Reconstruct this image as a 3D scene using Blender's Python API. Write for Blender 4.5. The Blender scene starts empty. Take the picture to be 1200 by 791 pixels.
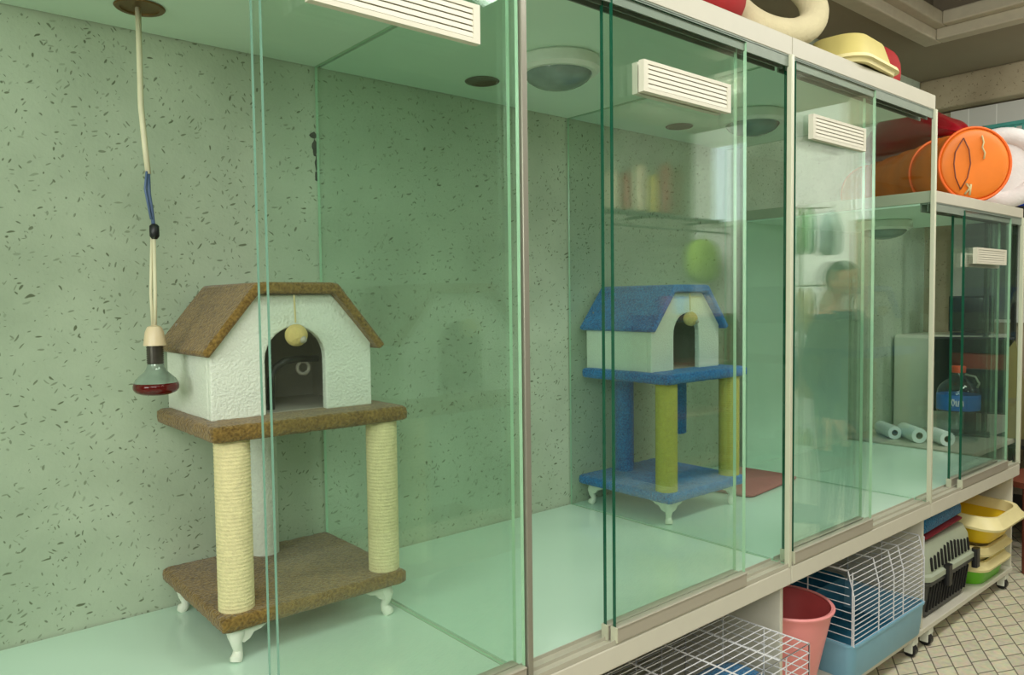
import bpy, bmesh, math, random
from mathutils import Vector, Matrix
random.seed(7)
C = bpy.context.scene.collection
PI = math.pi
H = 1.43                      # camera height
L = 0.617                     # display floor height
T = 2.14                      # underside of tall cabinet top
T4 = 1.79                     # underside of short cabinet top
YF, YB = 1.2, 2.135           # cabinet front, back wall
PX = [0.005, 1.058, 2.112, 3.165, 4.219]
CEIL = 2.84
XF = 5.5                      # far wall

# ------------------------------------------------------------------ materials
MATS = {}
def nmat(name):
    m = bpy.data.materials.new(name); m.use_nodes = True
    nt = m.node_tree; nt.nodes.clear()
    out = nt.nodes.new('ShaderNodeOutputMaterial')
    return m, nt, out
def N(nt, t, **kw):
    n = nt.nodes.new(t)
    for k, v in kw.items(): setattr(n, k, v)
    return n
def lk(nt, a, b): nt.links.new(a, b)
def mathn(nt, op, a, b=None, clamp=False):
    n = N(nt, 'ShaderNodeMath', operation=op); n.use_clamp = clamp
    for i, v in enumerate((a, b)):
        if v is None: continue
        if isinstance(v, (int, float)): n.inputs[i].default_value = v
        else: lk(nt, v, n.inputs[i])
    return n.outputs[0]
def lin(c):
    return tuple(((v / 255.0) / 12.92 if v / 255.0 <= .04045 else ((v / 255.0 + .055) / 1.055) ** 2.4) for v in c) + (1,)
def pmat(name, col, rough=.5, metal=0, var=.06, scale=20, bump=0, bscale=200, spec=.5, trans=0, sheen=0):
    """principled with procedural noise variation and bump; col is sRGB 0..255"""
    if name in MATS: return MATS[name]
    m, nt, out = nmat(name)
    b = N(nt, 'ShaderNodeBsdfPrincipled')
    c = lin(col)
    tc = N(nt, 'ShaderNodeTexCoord')
    nz = N(nt, 'ShaderNodeTexNoise'); nz.inputs['Scale'].default_value = scale; nz.inputs['Detail'].default_value = 4
    lk(nt, tc.outputs['Object'], nz.inputs['Vector'])
    mx = N(nt, 'ShaderNodeMix', data_type='RGBA')
    mx.inputs[6].default_value = tuple(v * (1 - var * 2) for v in c[:3]) + (1,)
    mx.inputs[7].default_value = tuple(min(1, v * (1 + var * 2)) for v in c[:3]) + (1,)
    lk(nt, nz.outputs['Fac'], mx.inputs[0]); lk(nt, mx.outputs[2], b.inputs['Base Color'])
    b.inputs['Roughness'].default_value = rough; b.inputs['Metallic'].default_value = metal
    b.inputs['Specular IOR Level'].default_value = spec
    b.inputs['Transmission Weight'].default_value = trans
    b.inputs['Sheen Weight'].default_value = sheen
    if bump:
        n2 = N(nt, 'ShaderNodeTexNoise'); n2.inputs['Scale'].default_value = bscale; n2.inputs['Detail'].default_value = 2
        lk(nt, tc.outputs['Object'], n2.inputs['Vector'])
        bp = N(nt, 'ShaderNodeBump'); bp.inputs['Strength'].default_value = bump; bp.inputs['Distance'].default_value = .004
        lk(nt, n2.outputs['Fac'], bp.inputs['Height']); lk(nt, bp.outputs['Normal'], b.inputs['Normal'])
    lk(nt, b.outputs[0], out.inputs[0])
    MATS[name] = m
    return m
def carpet(name, col, dark):
    m, nt, out = nmat(name)
    b = N(nt, 'ShaderNodeBsdfPrincipled'); b.inputs['Roughness'].default_value = 1; b.inputs['Specular IOR Level'].default_value = .1
    b.inputs['Sheen Weight'].default_value = .25
    tc = N(nt, 'ShaderNodeTexCoord')
    n1 = N(nt, 'ShaderNodeTexNoise'); n1.inputs['Scale'].default_value = 150; n1.inputs['Detail'].default_value = 3
    n2 = N(nt, 'ShaderNodeTexNoise'); n2.inputs['Scale'].default_value = 22; n2.inputs['Detail'].default_value = 3
    lk(nt, tc.outputs['Object'], n1.inputs['Vector']); lk(nt, tc.outputs['Object'], n2.inputs['Vector'])
    f = mathn(nt, 'ADD', mathn(nt, 'MULTIPLY', n1.outputs['Fac'], .75), mathn(nt, 'MULTIPLY', n2.outputs['Fac'], .25))
    r = N(nt, 'ShaderNodeValToRGB'); r.color_ramp.elements[0].position = .36; r.color_ramp.elements[1].position = .62
    r.color_ramp.elements[0].color = lin(dark); r.color_ramp.elements[1].color = lin(col)
    lk(nt, f, r.inputs[0]); lk(nt, r.outputs[0], b.inputs['Base Color'])
    bp = N(nt, 'ShaderNodeBump'); bp.inputs['Strength'].default_value = .9; bp.inputs['Distance'].default_value = .006
    lk(nt, n1.outputs['Fac'], bp.inputs['Height']); lk(nt, bp.outputs['Normal'], b.inputs['Normal'])
    lk(nt, b.outputs[0], out.inputs[0]); return m
def glass(name, tint, f0=.04, rough=0.0):
    """thin sheet glass: tinted see-through plus Schlick mirror reflection, same for every ray"""
    m, nt, out = nmat(name)
    g = N(nt, 'ShaderNodeNewGeometry')
    dt = N(nt, 'ShaderNodeVectorMath', operation='DOT_PRODUCT')
    lk(nt, g.outputs['Incoming'], dt.inputs[0]); lk(nt, g.outputs['Normal'], dt.inputs[1])
    c = mathn(nt, 'ABSOLUTE', dt.outputs['Value'])
    p = mathn(nt, 'POWER', mathn(nt, 'SUBTRACT', 1.0, c, True), 5)
    fr = mathn(nt, 'ADD', mathn(nt, 'MULTIPLY', p, 1 - f0), f0, True)
    t = N(nt, 'ShaderNodeBsdfTransparent'); t.inputs[0].default_value = tuple(tint) + (1,)
    gl = N(nt, 'ShaderNodeBsdfGlossy'); gl.inputs['Roughness'].default_value = rough; gl.inputs[0].default_value = (.92, 1, .95, 1)
    mx = N(nt, 'ShaderNodeMixShader')
    lk(nt, fr, mx.inputs[0]); lk(nt, t.outputs[0], mx.inputs[1]); lk(nt, gl.outputs[0], mx.inputs[2])
    lk(nt, mx.outputs[0], out.inputs[0]); return m
def emis(name, col, s):
    m, nt, out = nmat(name)
    e = N(nt, 'ShaderNodeEmission'); e.inputs[0].default_value = tuple(col) + (1,); e.inputs[1].default_value = s
    lk(nt, e.outputs[0], out.inputs[0]); return m
def fleck_wall(name, base, base2, fleck, density=.45):
    """plaster pressed with short straw-like flecks"""
    m, nt, out = nmat(name)
    b = N(nt, 'ShaderNodeBsdfPrincipled'); b.inputs['Roughness'].default_value = .85; b.inputs['Specular IOR Level'].default_value = .2
    tc = N(nt, 'ShaderNodeTexCoord')
    wn = N(nt, 'ShaderNodeTexNoise'); wn.inputs['Scale'].default_value = 14; wn.inputs['Detail'].default_value = 2
    lk(nt, tc.outputs['Object'], wn.inputs['Vector'])
    wv = N(nt, 'ShaderNodeVectorMath', operation='SCALE'); wv.inputs['Scale'].default_value = .035
    lk(nt, wn.outputs['Color'], wv.inputs[0])
    av = N(nt, 'ShaderNodeVectorMath', operation='ADD'); lk(nt, tc.outputs['Object'], av.inputs[0]); lk(nt, wv.outputs[0], av.inputs[1])
    sep = N(nt, 'ShaderNodeSeparateXYZ'); lk(nt, av.outputs[0], sep.inputs[0])
    # walls are vertical: use (x+y, z)
    cmb = N(nt, 'ShaderNodeCombineXYZ'); lk(nt, mathn(nt, 'ADD', sep.outputs[0], sep.outputs[1]), cmb.inputs[0]); lk(nt, sep.outputs[2], cmb.inputs[1])
    masks = []
    for ang, sx, sy, thr, keep in ((.5, 78, 27, .15, density), (1.35, 70, 24, .15, density), (2.5, 84, 30, .14, density), (.0, 40, 36, .10, .3)):
        mp = N(nt, 'ShaderNodeMapping'); mp.vector_type = 'POINT'
        mp.inputs['Rotation'].default_value = (0, 0, ang); mp.inputs['Location'].default_value = (ang * 7.3, ang * 3.1, 0)
        lk(nt, cmb.outputs[0], mp.inputs[0])
        sc = N(nt, 'ShaderNodeVectorMath', operation='MULTIPLY'); sc.inputs[1].default_value = (sx, sy, 1); lk(nt, mp.outputs[0], sc.inputs[0])
        v = N(nt, 'ShaderNodeTexVoronoi'); v.voronoi_dimensions = '2D'; v.inputs['Scale'].default_value = 1
        lk(nt, sc.outputs[0], v.inputs['Vector'])
        cs = N(nt, 'ShaderNodeSeparateColor'); lk(nt, v.outputs['Color'], cs.inputs[0])
        on = mathn(nt, 'LESS_THAN', cs.outputs[0], keep)
        th = mathn(nt, 'MULTIPLY', cs.outputs[1], thr * 1.5)
        d = mathn(nt, 'MULTIPLY', mathn(nt, 'SUBTRACT', th, v.outputs['Distance']), 14, True)
        masks.append(mathn(nt, 'MULTIPLY', mathn(nt, 'MULTIPLY', d, on), mathn(nt, 'ADD', mathn(nt, 'MULTIPLY', cs.outputs[2], .7), .25)))
    mm = masks[0]
    for k in masks[1:]: mm = mathn(nt, 'MAXIMUM', mm, k)
    n2 = N(nt, 'ShaderNodeTexNoise'); n2.inputs['Scale'].default_value = 3.2; n2.inputs['Detail'].default_value = 6; lk(nt, tc.outputs['Object'], n2.inputs['Vector'])
    bx = N(nt, 'ShaderNodeValToRGB'); bx.color_ramp.elements[0].position = .35; bx.color_ramp.elements[1].position = .68
    bx.color_ramp.elements[0].color = lin(base2); bx.color_ramp.elements[1].color = lin(base); lk(nt, n2.outputs['Fac'], bx.inputs[0])
    fx = N(nt, 'ShaderNodeMix', data_type='RGBA'); lk(nt, mm, fx.inputs[0]); lk(nt, bx.outputs[0], fx.inputs[6]); fx.inputs[7].default_value = lin(fleck)
    lk(nt, fx.outputs[2], b.inputs['Base Color'])
    n3 = N(nt, 'ShaderNodeTexNoise'); n3.inputs['Scale'].default_value = 90; n3.inputs['Detail'].default_value = 3; lk(nt, tc.outputs['Object'], n3.inputs['Vector'])
    bp = N(nt, 'ShaderNodeBump'); bp.inputs['Strength'].default_value = .25; bp.inputs['Distance'].default_value = .004
    lk(nt, mathn(nt, 'SUBTRACT', n3.outputs['Fac'], mm), bp.inputs['Height']); lk(nt, bp.outputs['Normal'], b.inputs['Normal'])
    lk(nt, b.outputs[0], out.inputs[0]); return m
def tile_floor(name):
    m, nt, out = nmat(name)
    b = N(nt, 'ShaderNodeBsdfPrincipled'); b.inputs['Roughness'].default_value = .55
    tc = N(nt, 'ShaderNodeTexCoord')
    sp = N(nt, 'ShaderNodeSeparateXYZ'); lk(nt, tc.outputs['Object'], sp.inputs[0])
    mp = N(nt, 'ShaderNodeCombineXYZ')
    lk(nt, mathn(nt, 'ADD', mathn(nt, 'MULTIPLY', sp.outputs[0], .494), mathn(nt, 'MULTIPLY', sp.outputs[1], 1.108)), mp.inputs[0])
    lk(nt, mathn(nt, 'ADD', mathn(nt, 'MULTIPLY', sp.outputs[0], .634), mathn(nt, 'MULTIPLY', sp.outputs[1], -1.036)), mp.inputs[1])
    br = N(nt, 'ShaderNodeTexBrick'); br.offset = .22; br.inputs['Scale'].default_value = 1
    br.inputs['Brick Width'].default_value = .092; br.inputs['Row Height'].default_value = .086
    br.inputs['Mortar Size'].default_value = .0034; br.inputs['Mortar Smooth'].default_value = .3
    br.inputs['Color1'].default_value = lin((222, 214, 176)); br.inputs['Color2'].default_value = lin((208, 202, 166)); br.inputs['Mortar'].default_value = lin((118, 112, 92))
    lk(nt, mp.outputs[0], br.inputs['Vector'])
    nz = N(nt, 'ShaderNodeTexNoise'); nz.inputs['Scale'].default_value = 40; nz.inputs['Detail'].default_value = 5; lk(nt, tc.outputs['Object'], nz.inputs['Vector'])
    mx = N(nt, 'ShaderNodeMix', data_type='RGBA'); mx.blend_type = 'MULTIPLY'; mx.inputs[0].default_value = .5
    lk(nt, br.outputs['Color'], mx.inputs[6]); lk(nt, nz.outputs['Color'], mx.inputs[7])
    hs = N(nt, 'ShaderNodeHueSaturation'); hs.inputs['Saturation'].default_value = .75; hs.inputs['Value'].default_value = 1.25; lk(nt, mx.outputs[2], hs.inputs['Color'])
    lk(nt, hs.outputs[0], b.inputs['Base Color'])
    bp = N(nt, 'ShaderNodeBump'); bp.inputs['Strength'].default_value = .6; bp.inputs['Distance'].default_value = .004; bp.invert = True
    lk(nt, br.outputs['Fac'], bp.inputs['Height']); lk(nt, bp.outputs['Normal'], b.inputs['Normal'])
    lk(nt, b.outputs[0], out.inputs[0]); return m
def wall_tiles(name, col, line, w, h):
    m, nt, out = nmat(name)
    b = N(nt, 'ShaderNodeBsdfPrincipled'); b.inputs['Roughness'].default_value = .3
    tc = N(nt, 'ShaderNodeTexCoord'); sp = N(nt, 'ShaderNodeSeparateXYZ'); lk(nt, tc.outputs['Object'], sp.inputs[0])
    cb = N(nt, 'ShaderNodeCombineXYZ'); lk(nt, mathn(nt, 'ADD', sp.outputs[0], sp.outputs[1]), cb.inputs[0]); lk(nt, sp.outputs[2], cb.inputs[1])
    br = N(nt, 'ShaderNodeTexBrick'); br.offset = 0; br.inputs['Scale'].default_value = 1
    br.inputs['Brick Width'].default_value = w; br.inputs['Row Height'].default_value = h; br.inputs['Mortar Size'].default_value = .003
    br.inputs['Color1'].default_value = lin(col); br.inputs['Color2'].default_value = lin(tuple(int(v * .97) for v in col)); br.inputs['Mortar'].default_value = lin(line)
    lk(nt, cb.outputs[0], br.inputs['Vector']); lk(nt, br.outputs['Color'], b.inputs['Base Color']); lk(nt, b.outputs[0], out.inputs[0]); return m

M = dict(
    wall=fleck_wall('straw_plaster', (191, 205, 181), (169, 184, 160), (100, 110, 84), .44),  # pale green stands in for the greenish light inside the cabinets
    wall2=fleck_wall('straw_plaster_beige', (186, 174, 146), (160, 148, 122), (96, 84, 60), .3),
    floor=tile_floor('small_floor_tiles'),
    ceil=pmat('ceiling_paint', (150, 140, 118), .9, var=.04, scale=3),
    recess=pmat('recess_paint', (130, 120, 100), .9),
    cornice=pmat('cornice_paint', (196, 190, 168), .7),
    tilewall=wall_tiles('white_wall_tiles', (206, 206, 198), (232, 232, 226), .16, .6),
    plain=pmat('plain_wall_paint', (128, 126, 112), .9, var=.05, scale=4),
    whitewall=pmat('white_painted_wall', (226, 224, 214), .8, var=.03, scale=4),
    board=pmat('cream_laminate_board', (184, 181, 163), .45, var=.02),
    boardlow=pmat('white_laminate_board', (212, 209, 192), .45, var=.02),
    board_in=pmat('green_cast_laminate', (206, 234, 216), .16, var=.015, scale=3),  # white board; greenish light from the tinted glass put into its colour
    ceil_in=pmat('green_cast_ceiling_board', (214, 238, 220), .4, var=.02, scale=3),  # green cast of the cabinet interior mixed into the white
    alu=pmat('brushed_aluminium', (176, 170, 154), .4, .15, var=.01, scale=60),
    aludark=pmat('dark_aluminium', (150, 148, 134), .35, .4, var=.02, scale=60),
    track=pmat('grey_track', (120, 132, 118), .5, .2),
    postcream=pmat('cream_post', (206, 208, 184), .4, .1, var=.02),
    glass=glass('green_sheet_glass', (.955, .985, .968)),
    divider=glass('green_divider_glass', (.94, .982, .962)),
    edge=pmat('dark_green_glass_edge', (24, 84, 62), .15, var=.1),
    edgemid=pmat('half_lit_glass_edge', (116, 160, 142), .2, var=.06),  # lighter copy of the dark edge; caught light is in the colour
    edgelight=pmat('lit_glass_edge', (172, 214, 180), .2, var=.06),  # light caught in the glass edge, painted as pale green
    vent=pmat('cream_plastic_grille', (206, 203, 184), .45, var=.015),
    ventdark=pmat('grille_shadow', (172, 170, 152), .8),
    white=pmat('white_paint', (226, 230, 214), .45, var=.03),
    rough_white=pmat('white_plush_board', (226, 232, 218), .95, var=.03, scale=60, bump=.9, bscale=150, spec=.1),
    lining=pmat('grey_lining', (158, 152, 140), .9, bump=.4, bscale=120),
    brown=carpet('brown_carpet', (146, 118, 62), (96, 74, 36)),
    blue=carpet('blue_carpet', (46, 138, 214), (16, 78, 150)),
    sisal=pmat('sisal_rope', (226, 214, 164), .95, var=.1, scale=90, bump=.6, bscale=240),
    sisal2=pmat('olive_sisal_rope', (196, 186, 88), .95, var=.1, scale=90, bump=.6, bscale=240),
    string=pmat('string', (204, 190, 140), .9),
    fur=pmat('straw_ball', (214, 190, 122), .95, bump=.8, bscale=180),
    cord=pmat('cream_cord', (224, 218, 186), .5),
    bluewire=pmat('blue_wire', (90, 112, 150), .5),
    black=pmat('black_plastic', (26, 27, 28), .4, var=.1),
    socket=pmat('porcelain_socket', (226, 206, 170), .35, var=.03),
    screw=pmat('dark_screw_base', (78, 74, 66), .3, .5, var=.2, scale=60),
    bulbclear=pmat('silvered_bulb_glass', (140, 158, 142), .15, .25, var=.2, scale=25),
    bulbred=pmat('ruby_bulb_glass', (92, 18, 18), .06, var=.2, scale=12),
    hole=pmat('bronze_hole', (112, 84, 42), .4, .4),
    holedark=pmat('dark_hole', (74, 70, 52), .8),
    domering=pmat('white_lamp_ring', (218, 228, 214), .35),
    dome=pmat('grey_frosted_dome', (128, 146, 138), .12, var=.18, scale=14),
    maroon=pmat('maroon_mat_cloth', (172, 108, 104), .95, bump=.5, bscale=150),
    wire=pmat('white_wire', (216, 218, 220), .35),
    cageblue=pmat('pale_blue_plastic', (122, 176, 200), .4, var=.03),
    caged=pmat('teal_plastic', (40, 110, 140), .45),
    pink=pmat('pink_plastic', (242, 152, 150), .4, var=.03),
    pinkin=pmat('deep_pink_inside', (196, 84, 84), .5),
    carrierup=pmat('sage_grey_plastic', (172, 182, 160), .45, var=.03),
    carrierlo=pmat('charcoal_plastic', (66, 68, 66), .5, var=.06),
    slot=pmat('slot_black', (18, 20, 18), .8),
    towel=carpet('blue_towel', (40, 128, 178), (20, 84, 128)),
    redtrim=pmat('red_trim', (142, 36, 50), .8),
    yellow=pmat('yellow_plastic', (236, 200, 30), .4, var=.03),
    cream=pmat('cream_plastic', (240, 228, 168), .45, var=.03),
    creamdark=pmat('pale_yellow_plastic', (214, 200, 122), .5, var=.03),
    green=pmat('lime_plastic', (104, 190, 30), .4, var=.04),
    fleece=pmat('cream_fleece', (206, 196, 158), 1, var=.05, bump=.6, bscale=90),
    redcloth=pmat('red_cloth', (166, 26, 28), .8, var=.1),
    redgloss=pmat('wine_red_vinyl', (150, 20, 34), .28, var=.15, scale=6),
    orange=pmat('orange_nylon', (224, 118, 26), .55, var=.08, scale=10),
    orangedk=pmat('orange_nylon_rim', (236, 104, 28), .5),
    whitefab=pmat('white_plush', (226, 224, 222), .95, bump=.5, bscale=90),
    bluetub=pmat('royal_blue_plastic', (20, 70, 190), .4),
    teal=pmat('teal_crate_plastic', (70, 150, 140), .5),
    brownwood=pmat('reddish_brown_wood', (120, 62, 44), .5, var=.15, scale=12),
    khaki=pmat('khaki_cardboard', (120, 112, 70), .8),
    rack=pmat('dark_rack_metal', (52, 54, 50), .5, .4),
    water=glass('clear_bottle_plastic', (.84, .92, .94), .10),
    labelblue=pmat('blue_label', (54, 116, 192), .4, var=.1),
    labelwhite=pmat('label_white', (232, 236, 240), .5),
    capred=pmat('orange_red_cap', (226, 84, 40), .4),
    paper=pmat('white_paper', (214, 226, 222), .8, var=.04),
    screen=pmat('dark_screen', (20, 24, 26), .12, var=.15),
    greyposter=pmat('grey_poster_ink', (122, 134, 132), .6, var=.12, scale=9),
    skin=pmat('skin', (206, 148, 112), .5, var=.06),
    hair=pmat('dark_hair', (38, 30, 24), .6, var=.2, scale=60, bump=.8, bscale=300),
    jacket=pmat('dark_jacket', (30, 46, 46), .8, var=.1),
    trousers=pmat('dark_trousers', (44, 48, 58), .85),
    eye=pmat('eye_white', (230, 228, 222), .2), iris=pmat('iris', (40, 28, 20), .2), lip=pmat('lip', (170, 92, 82), .5),
    shoe=pmat('shoe_black', (24, 22, 22), .4),
    lime=pmat('lime_plush', (128, 150, 48), .9, bump=.5, bscale=60),
    red=pmat('pack_red', (138, 66, 58), .5), beige=pmat('pack_beige', (188, 172, 142), .6), brownp=pmat('pack_brown', (96, 62, 40), .6),
    packgreen=pmat('pack_green', (96, 150, 80), .5), packblue=pmat('pack_blue', (64, 110, 160), .5), packyel=pmat('pack_yellow', (176, 152, 74), .5),
    clearbag=pmat('crinkled_clear_bag', (196, 212, 208), .15, var=.25, scale=18, bump=1, bscale=30),
    tube=emis('fluorescent_tube', (1, .98, .92), 9),
    pane=emis('daylight_window_pane', (.92, .97, 1), 2.2),
)
def speck(): pass

# ------------------------------------------------------------------ mesh helpers
def tagm(bm, n0, mi):
    if mi:
        bm.faces.ensure_lookup_table()
        for f in bm.faces[n0:]: f.material_index = mi
def box(bm, x0, x1, y0, y1, z0, z1, mi=0):
    n0 = len(bm.faces)
    v = [bm.verts.new((x, y, z)) for z in (z0, z1) for y in (y0, y1) for x in (x0, x1)]
    for a in ((0, 2, 3, 1), (4, 5, 7, 6), (0, 1, 5, 4), (2, 6, 7, 3), (0, 4, 6, 2), (1, 3, 7, 5)):
        bm.faces.new([v[i] for i in a])
    tagm(bm, n0, mi)
def ring_loft(bm, rings, closed=True, caps=True, mi=0):
    n0 = len(bm.faces)
    R = [[bm.verts.new(p) for p in r] for r in rings]
    n = len(R[0])
    for a, b in zip(R, R[1:]):
        for i in range(n if closed else n - 1):
            j = (i + 1) % n
            bm.faces.new((a[i], a[j], b[j], b[i]))
    if caps and closed:
        bm.faces.new(list(reversed(R[0]))); bm.faces.new(R[-1])
    tagm(bm, n0, mi)
def tube(bm, pts, r, seg=8, mi=0, caps=True, closed=False):
    pts = [Vector(p) for p in pts]
    rs = r if isinstance(r, (list, tuple)) else [r] * len(pts)
    rings = []; up = None
    n = len(pts)
    for i, p in enumerate(pts):
        if closed: d = pts[(i + 1) % n] - pts[i - 1]
        else: d = (pts[min(i + 1, n - 1)] - pts[max(i - 1, 0)])
        d.normalize()
        if up is None:
            up = Vector((0, 0, 1)) if abs(d.z) < .9 else Vector((1, 0, 0))
        s = d.cross(up)
        if s.length < 1e-6: s = d.cross(Vector((0, 1, 0)))
        s.normalize(); up = s.cross(d).normalized()
        rings.append([p + (s * math.cos(a) + up * math.sin(a)) * rs[i] for a in (2 * PI * k / seg for k in range(seg))])
    if closed:
        rings.append(rings[0]); caps = False
    ring_loft(bm, rings, True, caps, mi)
def lathe(bm, prof, c=(0, 0, 0), seg=32, mi=0, caps=True, sx=1, sy=1):
    ring_loft(bm, [[(c[0] + r * math.cos(2 * PI * k / seg) * sx, c[1] + r * math.sin(2 * PI * k / seg) * sy, c[2] + z) for k in range(seg)] for r, z in prof], True, caps, mi)
def cyl(bm, p0, p1, r0, r1=None, seg=16, mi=0):
    r1 = r0 if r1 is None else r1
    tube(bm, [p0, p1], [r0, r1], seg, mi)
def prism(bm, poly, f, d0, d1, mi=0):
    """extrude a 2-D outline: f(u, v, d) -> xyz"""
    n0 = len(bm.faces)
    a = [bm.verts.new(f(u, v, d0)) for u, v in poly]; b = [bm.verts.new(f(u, v, d1)) for u, v in poly]
    bm.faces.new(a); bm.faces.new(list(reversed(b)))
    for i in range(len(poly)):
        j = (i + 1) % len(poly); bm.faces.new((a[j], a[i], b[i], b[j]))
    tagm(bm, n0, mi)
def torus(bm, c, R, r, ax=(0, 0, 1), seg=40, s2=12, mi=0, sq=1):
    q = Vector((0, 0, 1)).rotation_difference(Vector(ax).normalized())
    pts = [Vector(c) + q @ Vector((R * math.cos(2 * PI * k / seg), R * sq * math.sin(2 * PI * k / seg), 0)) for k in range(seg)]
    tube(bm, pts, r, s2, mi, closed=True)
def ball(bm, c, r, sx=1, sy=1, sz=1, u=24, v=14, mi=0, m=None, pw=1):
    n0 = len(bm.faces)
    rings = []
    def sp(t): return math.copysign(abs(t) ** pw, t)
    for i in range(1, v):
        th = PI * i / v
        rings.append([Vector((r * sx * sp(math.sin(th)) * sp(math.cos(2 * PI * k / u)), r * sy * sp(math.sin(th)) * sp(math.sin(2 * PI * k / u)), -r * sz * sp(math.cos(th)))) for k in range(u)])
    if m is not None: rings = [[m @ p for p in q] for q in rings]
    ring_loft(bm, [[p + Vector(c) for p in q] for q in rings], True, True, mi)
def rrect(x0, x1, y0, y1, r, n=5):
    p = []
    for cx, cy, a0 in ((x1 - r, y1 - r, 0), (x0 + r, y1 - r, PI / 2), (x0 + r, y0 + r, PI), (x1 - r, y0 + r, 1.5 * PI)):
        for k in range(n + 1):
            a = a0 + PI / 2 * k / n; p.append((cx + r * math.cos(a), cy + r * math.sin(a)))
    return p
def B(): return bmesh.new()
def obj(name, bm, mats, parent=None, bevel=0, smooth=False, seg=2, sub=0):
    bmesh.ops.recalc_face_normals(bm, faces=bm.faces[:])
    me = bpy.data.meshes.new(name); bm.to_mesh(me); bm.free()
    for m in (mats if isinstance(mats, (list, tuple)) else [mats]): me.materials.append(m)
    o = bpy.data.objects.new(name, me); C.objects.link(o)
    if smooth:
        for p in me.polygons: p.use_smooth = True
        if smooth == 'auto':
            me.set_sharp_from_angle(angle=math.radians(38))
    if bevel:
        b = o.modifiers.new('bevel', 'BEVEL'); b.width = bevel; b.segments = seg; b.limit_method = 'ANGLE'; b.angle_limit = math.radians(40)
    if sub:
        s = o.modifiers.new('sub', 'SUBSURF'); s.levels = sub; s.render_levels = sub
    if parent is not None:
        o.parent = parent
    return o
def tag(o, label, cat, group=None):
    o['label'] = label; o['category'] = cat
    if group: o['group'] = group
    return o
def thing(name, label, cat, loc=(0, 0, 0), rz=0, group=None):
    o = bpy.data.objects.new(name, None); C.objects.link(o); o.empty_display_size = .05
    o.location = loc; o.rotation_euler = (0, 0, rz)
    return tag(o, label, cat, group)
def struct(name, bm, mats, **k):
    o = obj(name, bm, mats, **k); o['kind'] = 'structure'
    nice = name.replace('_', ' ')
    return o

# ------------------------------------------------------------------ room
b = B(); box(b, -2.5, XF, -1.62, YB, -.06, 0); struct('floor', b, M['floor'])
b = B(); box(b, -2.5, XF + .1, YB, YB + .1, 0, CEIL); struct('wall_back', b, M['wall'])
# ceiling with a sunk rectangle
rx1, ry1 = 4.50, 1.72
b = B()
box(b, -2.5, XF, ry1, YB, CEIL, CEIL + .06); box(b, rx1, XF, -1.62, ry1, CEIL, CEIL + .06)
box(b, -2.5, 1.2, -1.62, ry1, CEIL, CEIL + .06); box(b, 1.2, rx1, -1.62, -.7, CEIL, CEIL + .06)
struct('ceiling', b, M['ceil'])
b = B(); box(b, 1.2, rx1, -.7, ry1, CEIL + .2, CEIL + .26); box(b, rx1, rx1 + .03, -.7, ry1, CEIL + .06, CEIL + .2); box(b, 1.2, rx1, ry1, ry1 + .03, CEIL + .06, CEIL + .2)
box(b, 1.17, 1.2, -.7, ry1, CEIL + .06, CEIL + .2); box(b, 1.2, rx1, -.73, -.7, CEIL + .06, CEIL + .2)
struct('ceiling_2', b, M['recess'])
b = B()
for (i_, o_, zb, zt_) in ((.025, .065, CEIL - .03, CEIL + .03), (.075, -.004, CEIL + .0301, CEIL + .1)):
    box(b, 1.21, rx1 + o_, ry1 - i_, ry1 + o_, zb, zt_); box(b, rx1 - i_, rx1 + o_, -.69, ry1 - i_ - .0005, zb, zt_)
struct('trim_1', b, M['cornice'], bevel=.008)
b = B(); box(b, XF, XF + .1, -.22, YB, 0, 2.63); struct('wall_right', b, [M['wall2']])
b = B(); box(b, XF - .012, XF, -.2, 1.98, 1.98, 2.63); struct('trim_2', b, M['tilewall'])
b = B(); box(b, XF - .12, XF + .1, -.22, YB, 2.64, CEIL); struct('trim_3', b, M['wall2'], bevel=.012)
b = B(); box(b, XF, XF + .1, -1.62, -.221, 0, CEIL); struct('wall_right_2', b, M['whitewall'])
b = B(); box(b, -2.5, XF + .1, -1.72, -1.62, 0, CEIL); struct('wall_front', b, M['plain'])
b = B(); box(b, -2.6, -2.5, -1.62, YB, 0, CEIL); struct('wall_left', b, M['plain'])

b = B(); box(b, XF - .04, XF - .001, .1, .98, 0, 2.05)  # unseen door, added so the far cabinet's glass mirrors a dark area
dr = struct('added_dark_door', b, M['brownwood'], bevel=.004)
b = B(); box(b, XF - .05, XF - .041, .18, .9, .15, .95); box(b, XF - .05, XF - .041, .18, .9, 1.05, 1.95); o = obj('added_door_panel', b, M['rack'], dr, bevel=.004); o['kind'] = 'structure'
b = B(); tube(b, [(XF - .05, .2, 1.0), (XF - .09, .2, 1.0), (XF - .09, .3, 1.0)], .01, 8); o = obj('added_door_handle', b, M['alu'], dr, smooth=True); o['kind'] = 'structure'
# window in the far wall near the opposite aisle (seen mirrored in the panes)
b = B(); box(b, XF - .03, XF, -1.42, -1.0, 2.02, 2.72)
w = struct('window_1', b, M['white'], bevel=.004)
b = B(); box(b, XF - .034, XF - .03, -1.385, -1.225, 2.06, 2.68); box(b, XF - .034, XF - .03, -1.195, -1.035, 2.06, 2.68)
o = obj('pane', b, M['pane'], w); o['kind'] = 'structure'

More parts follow.
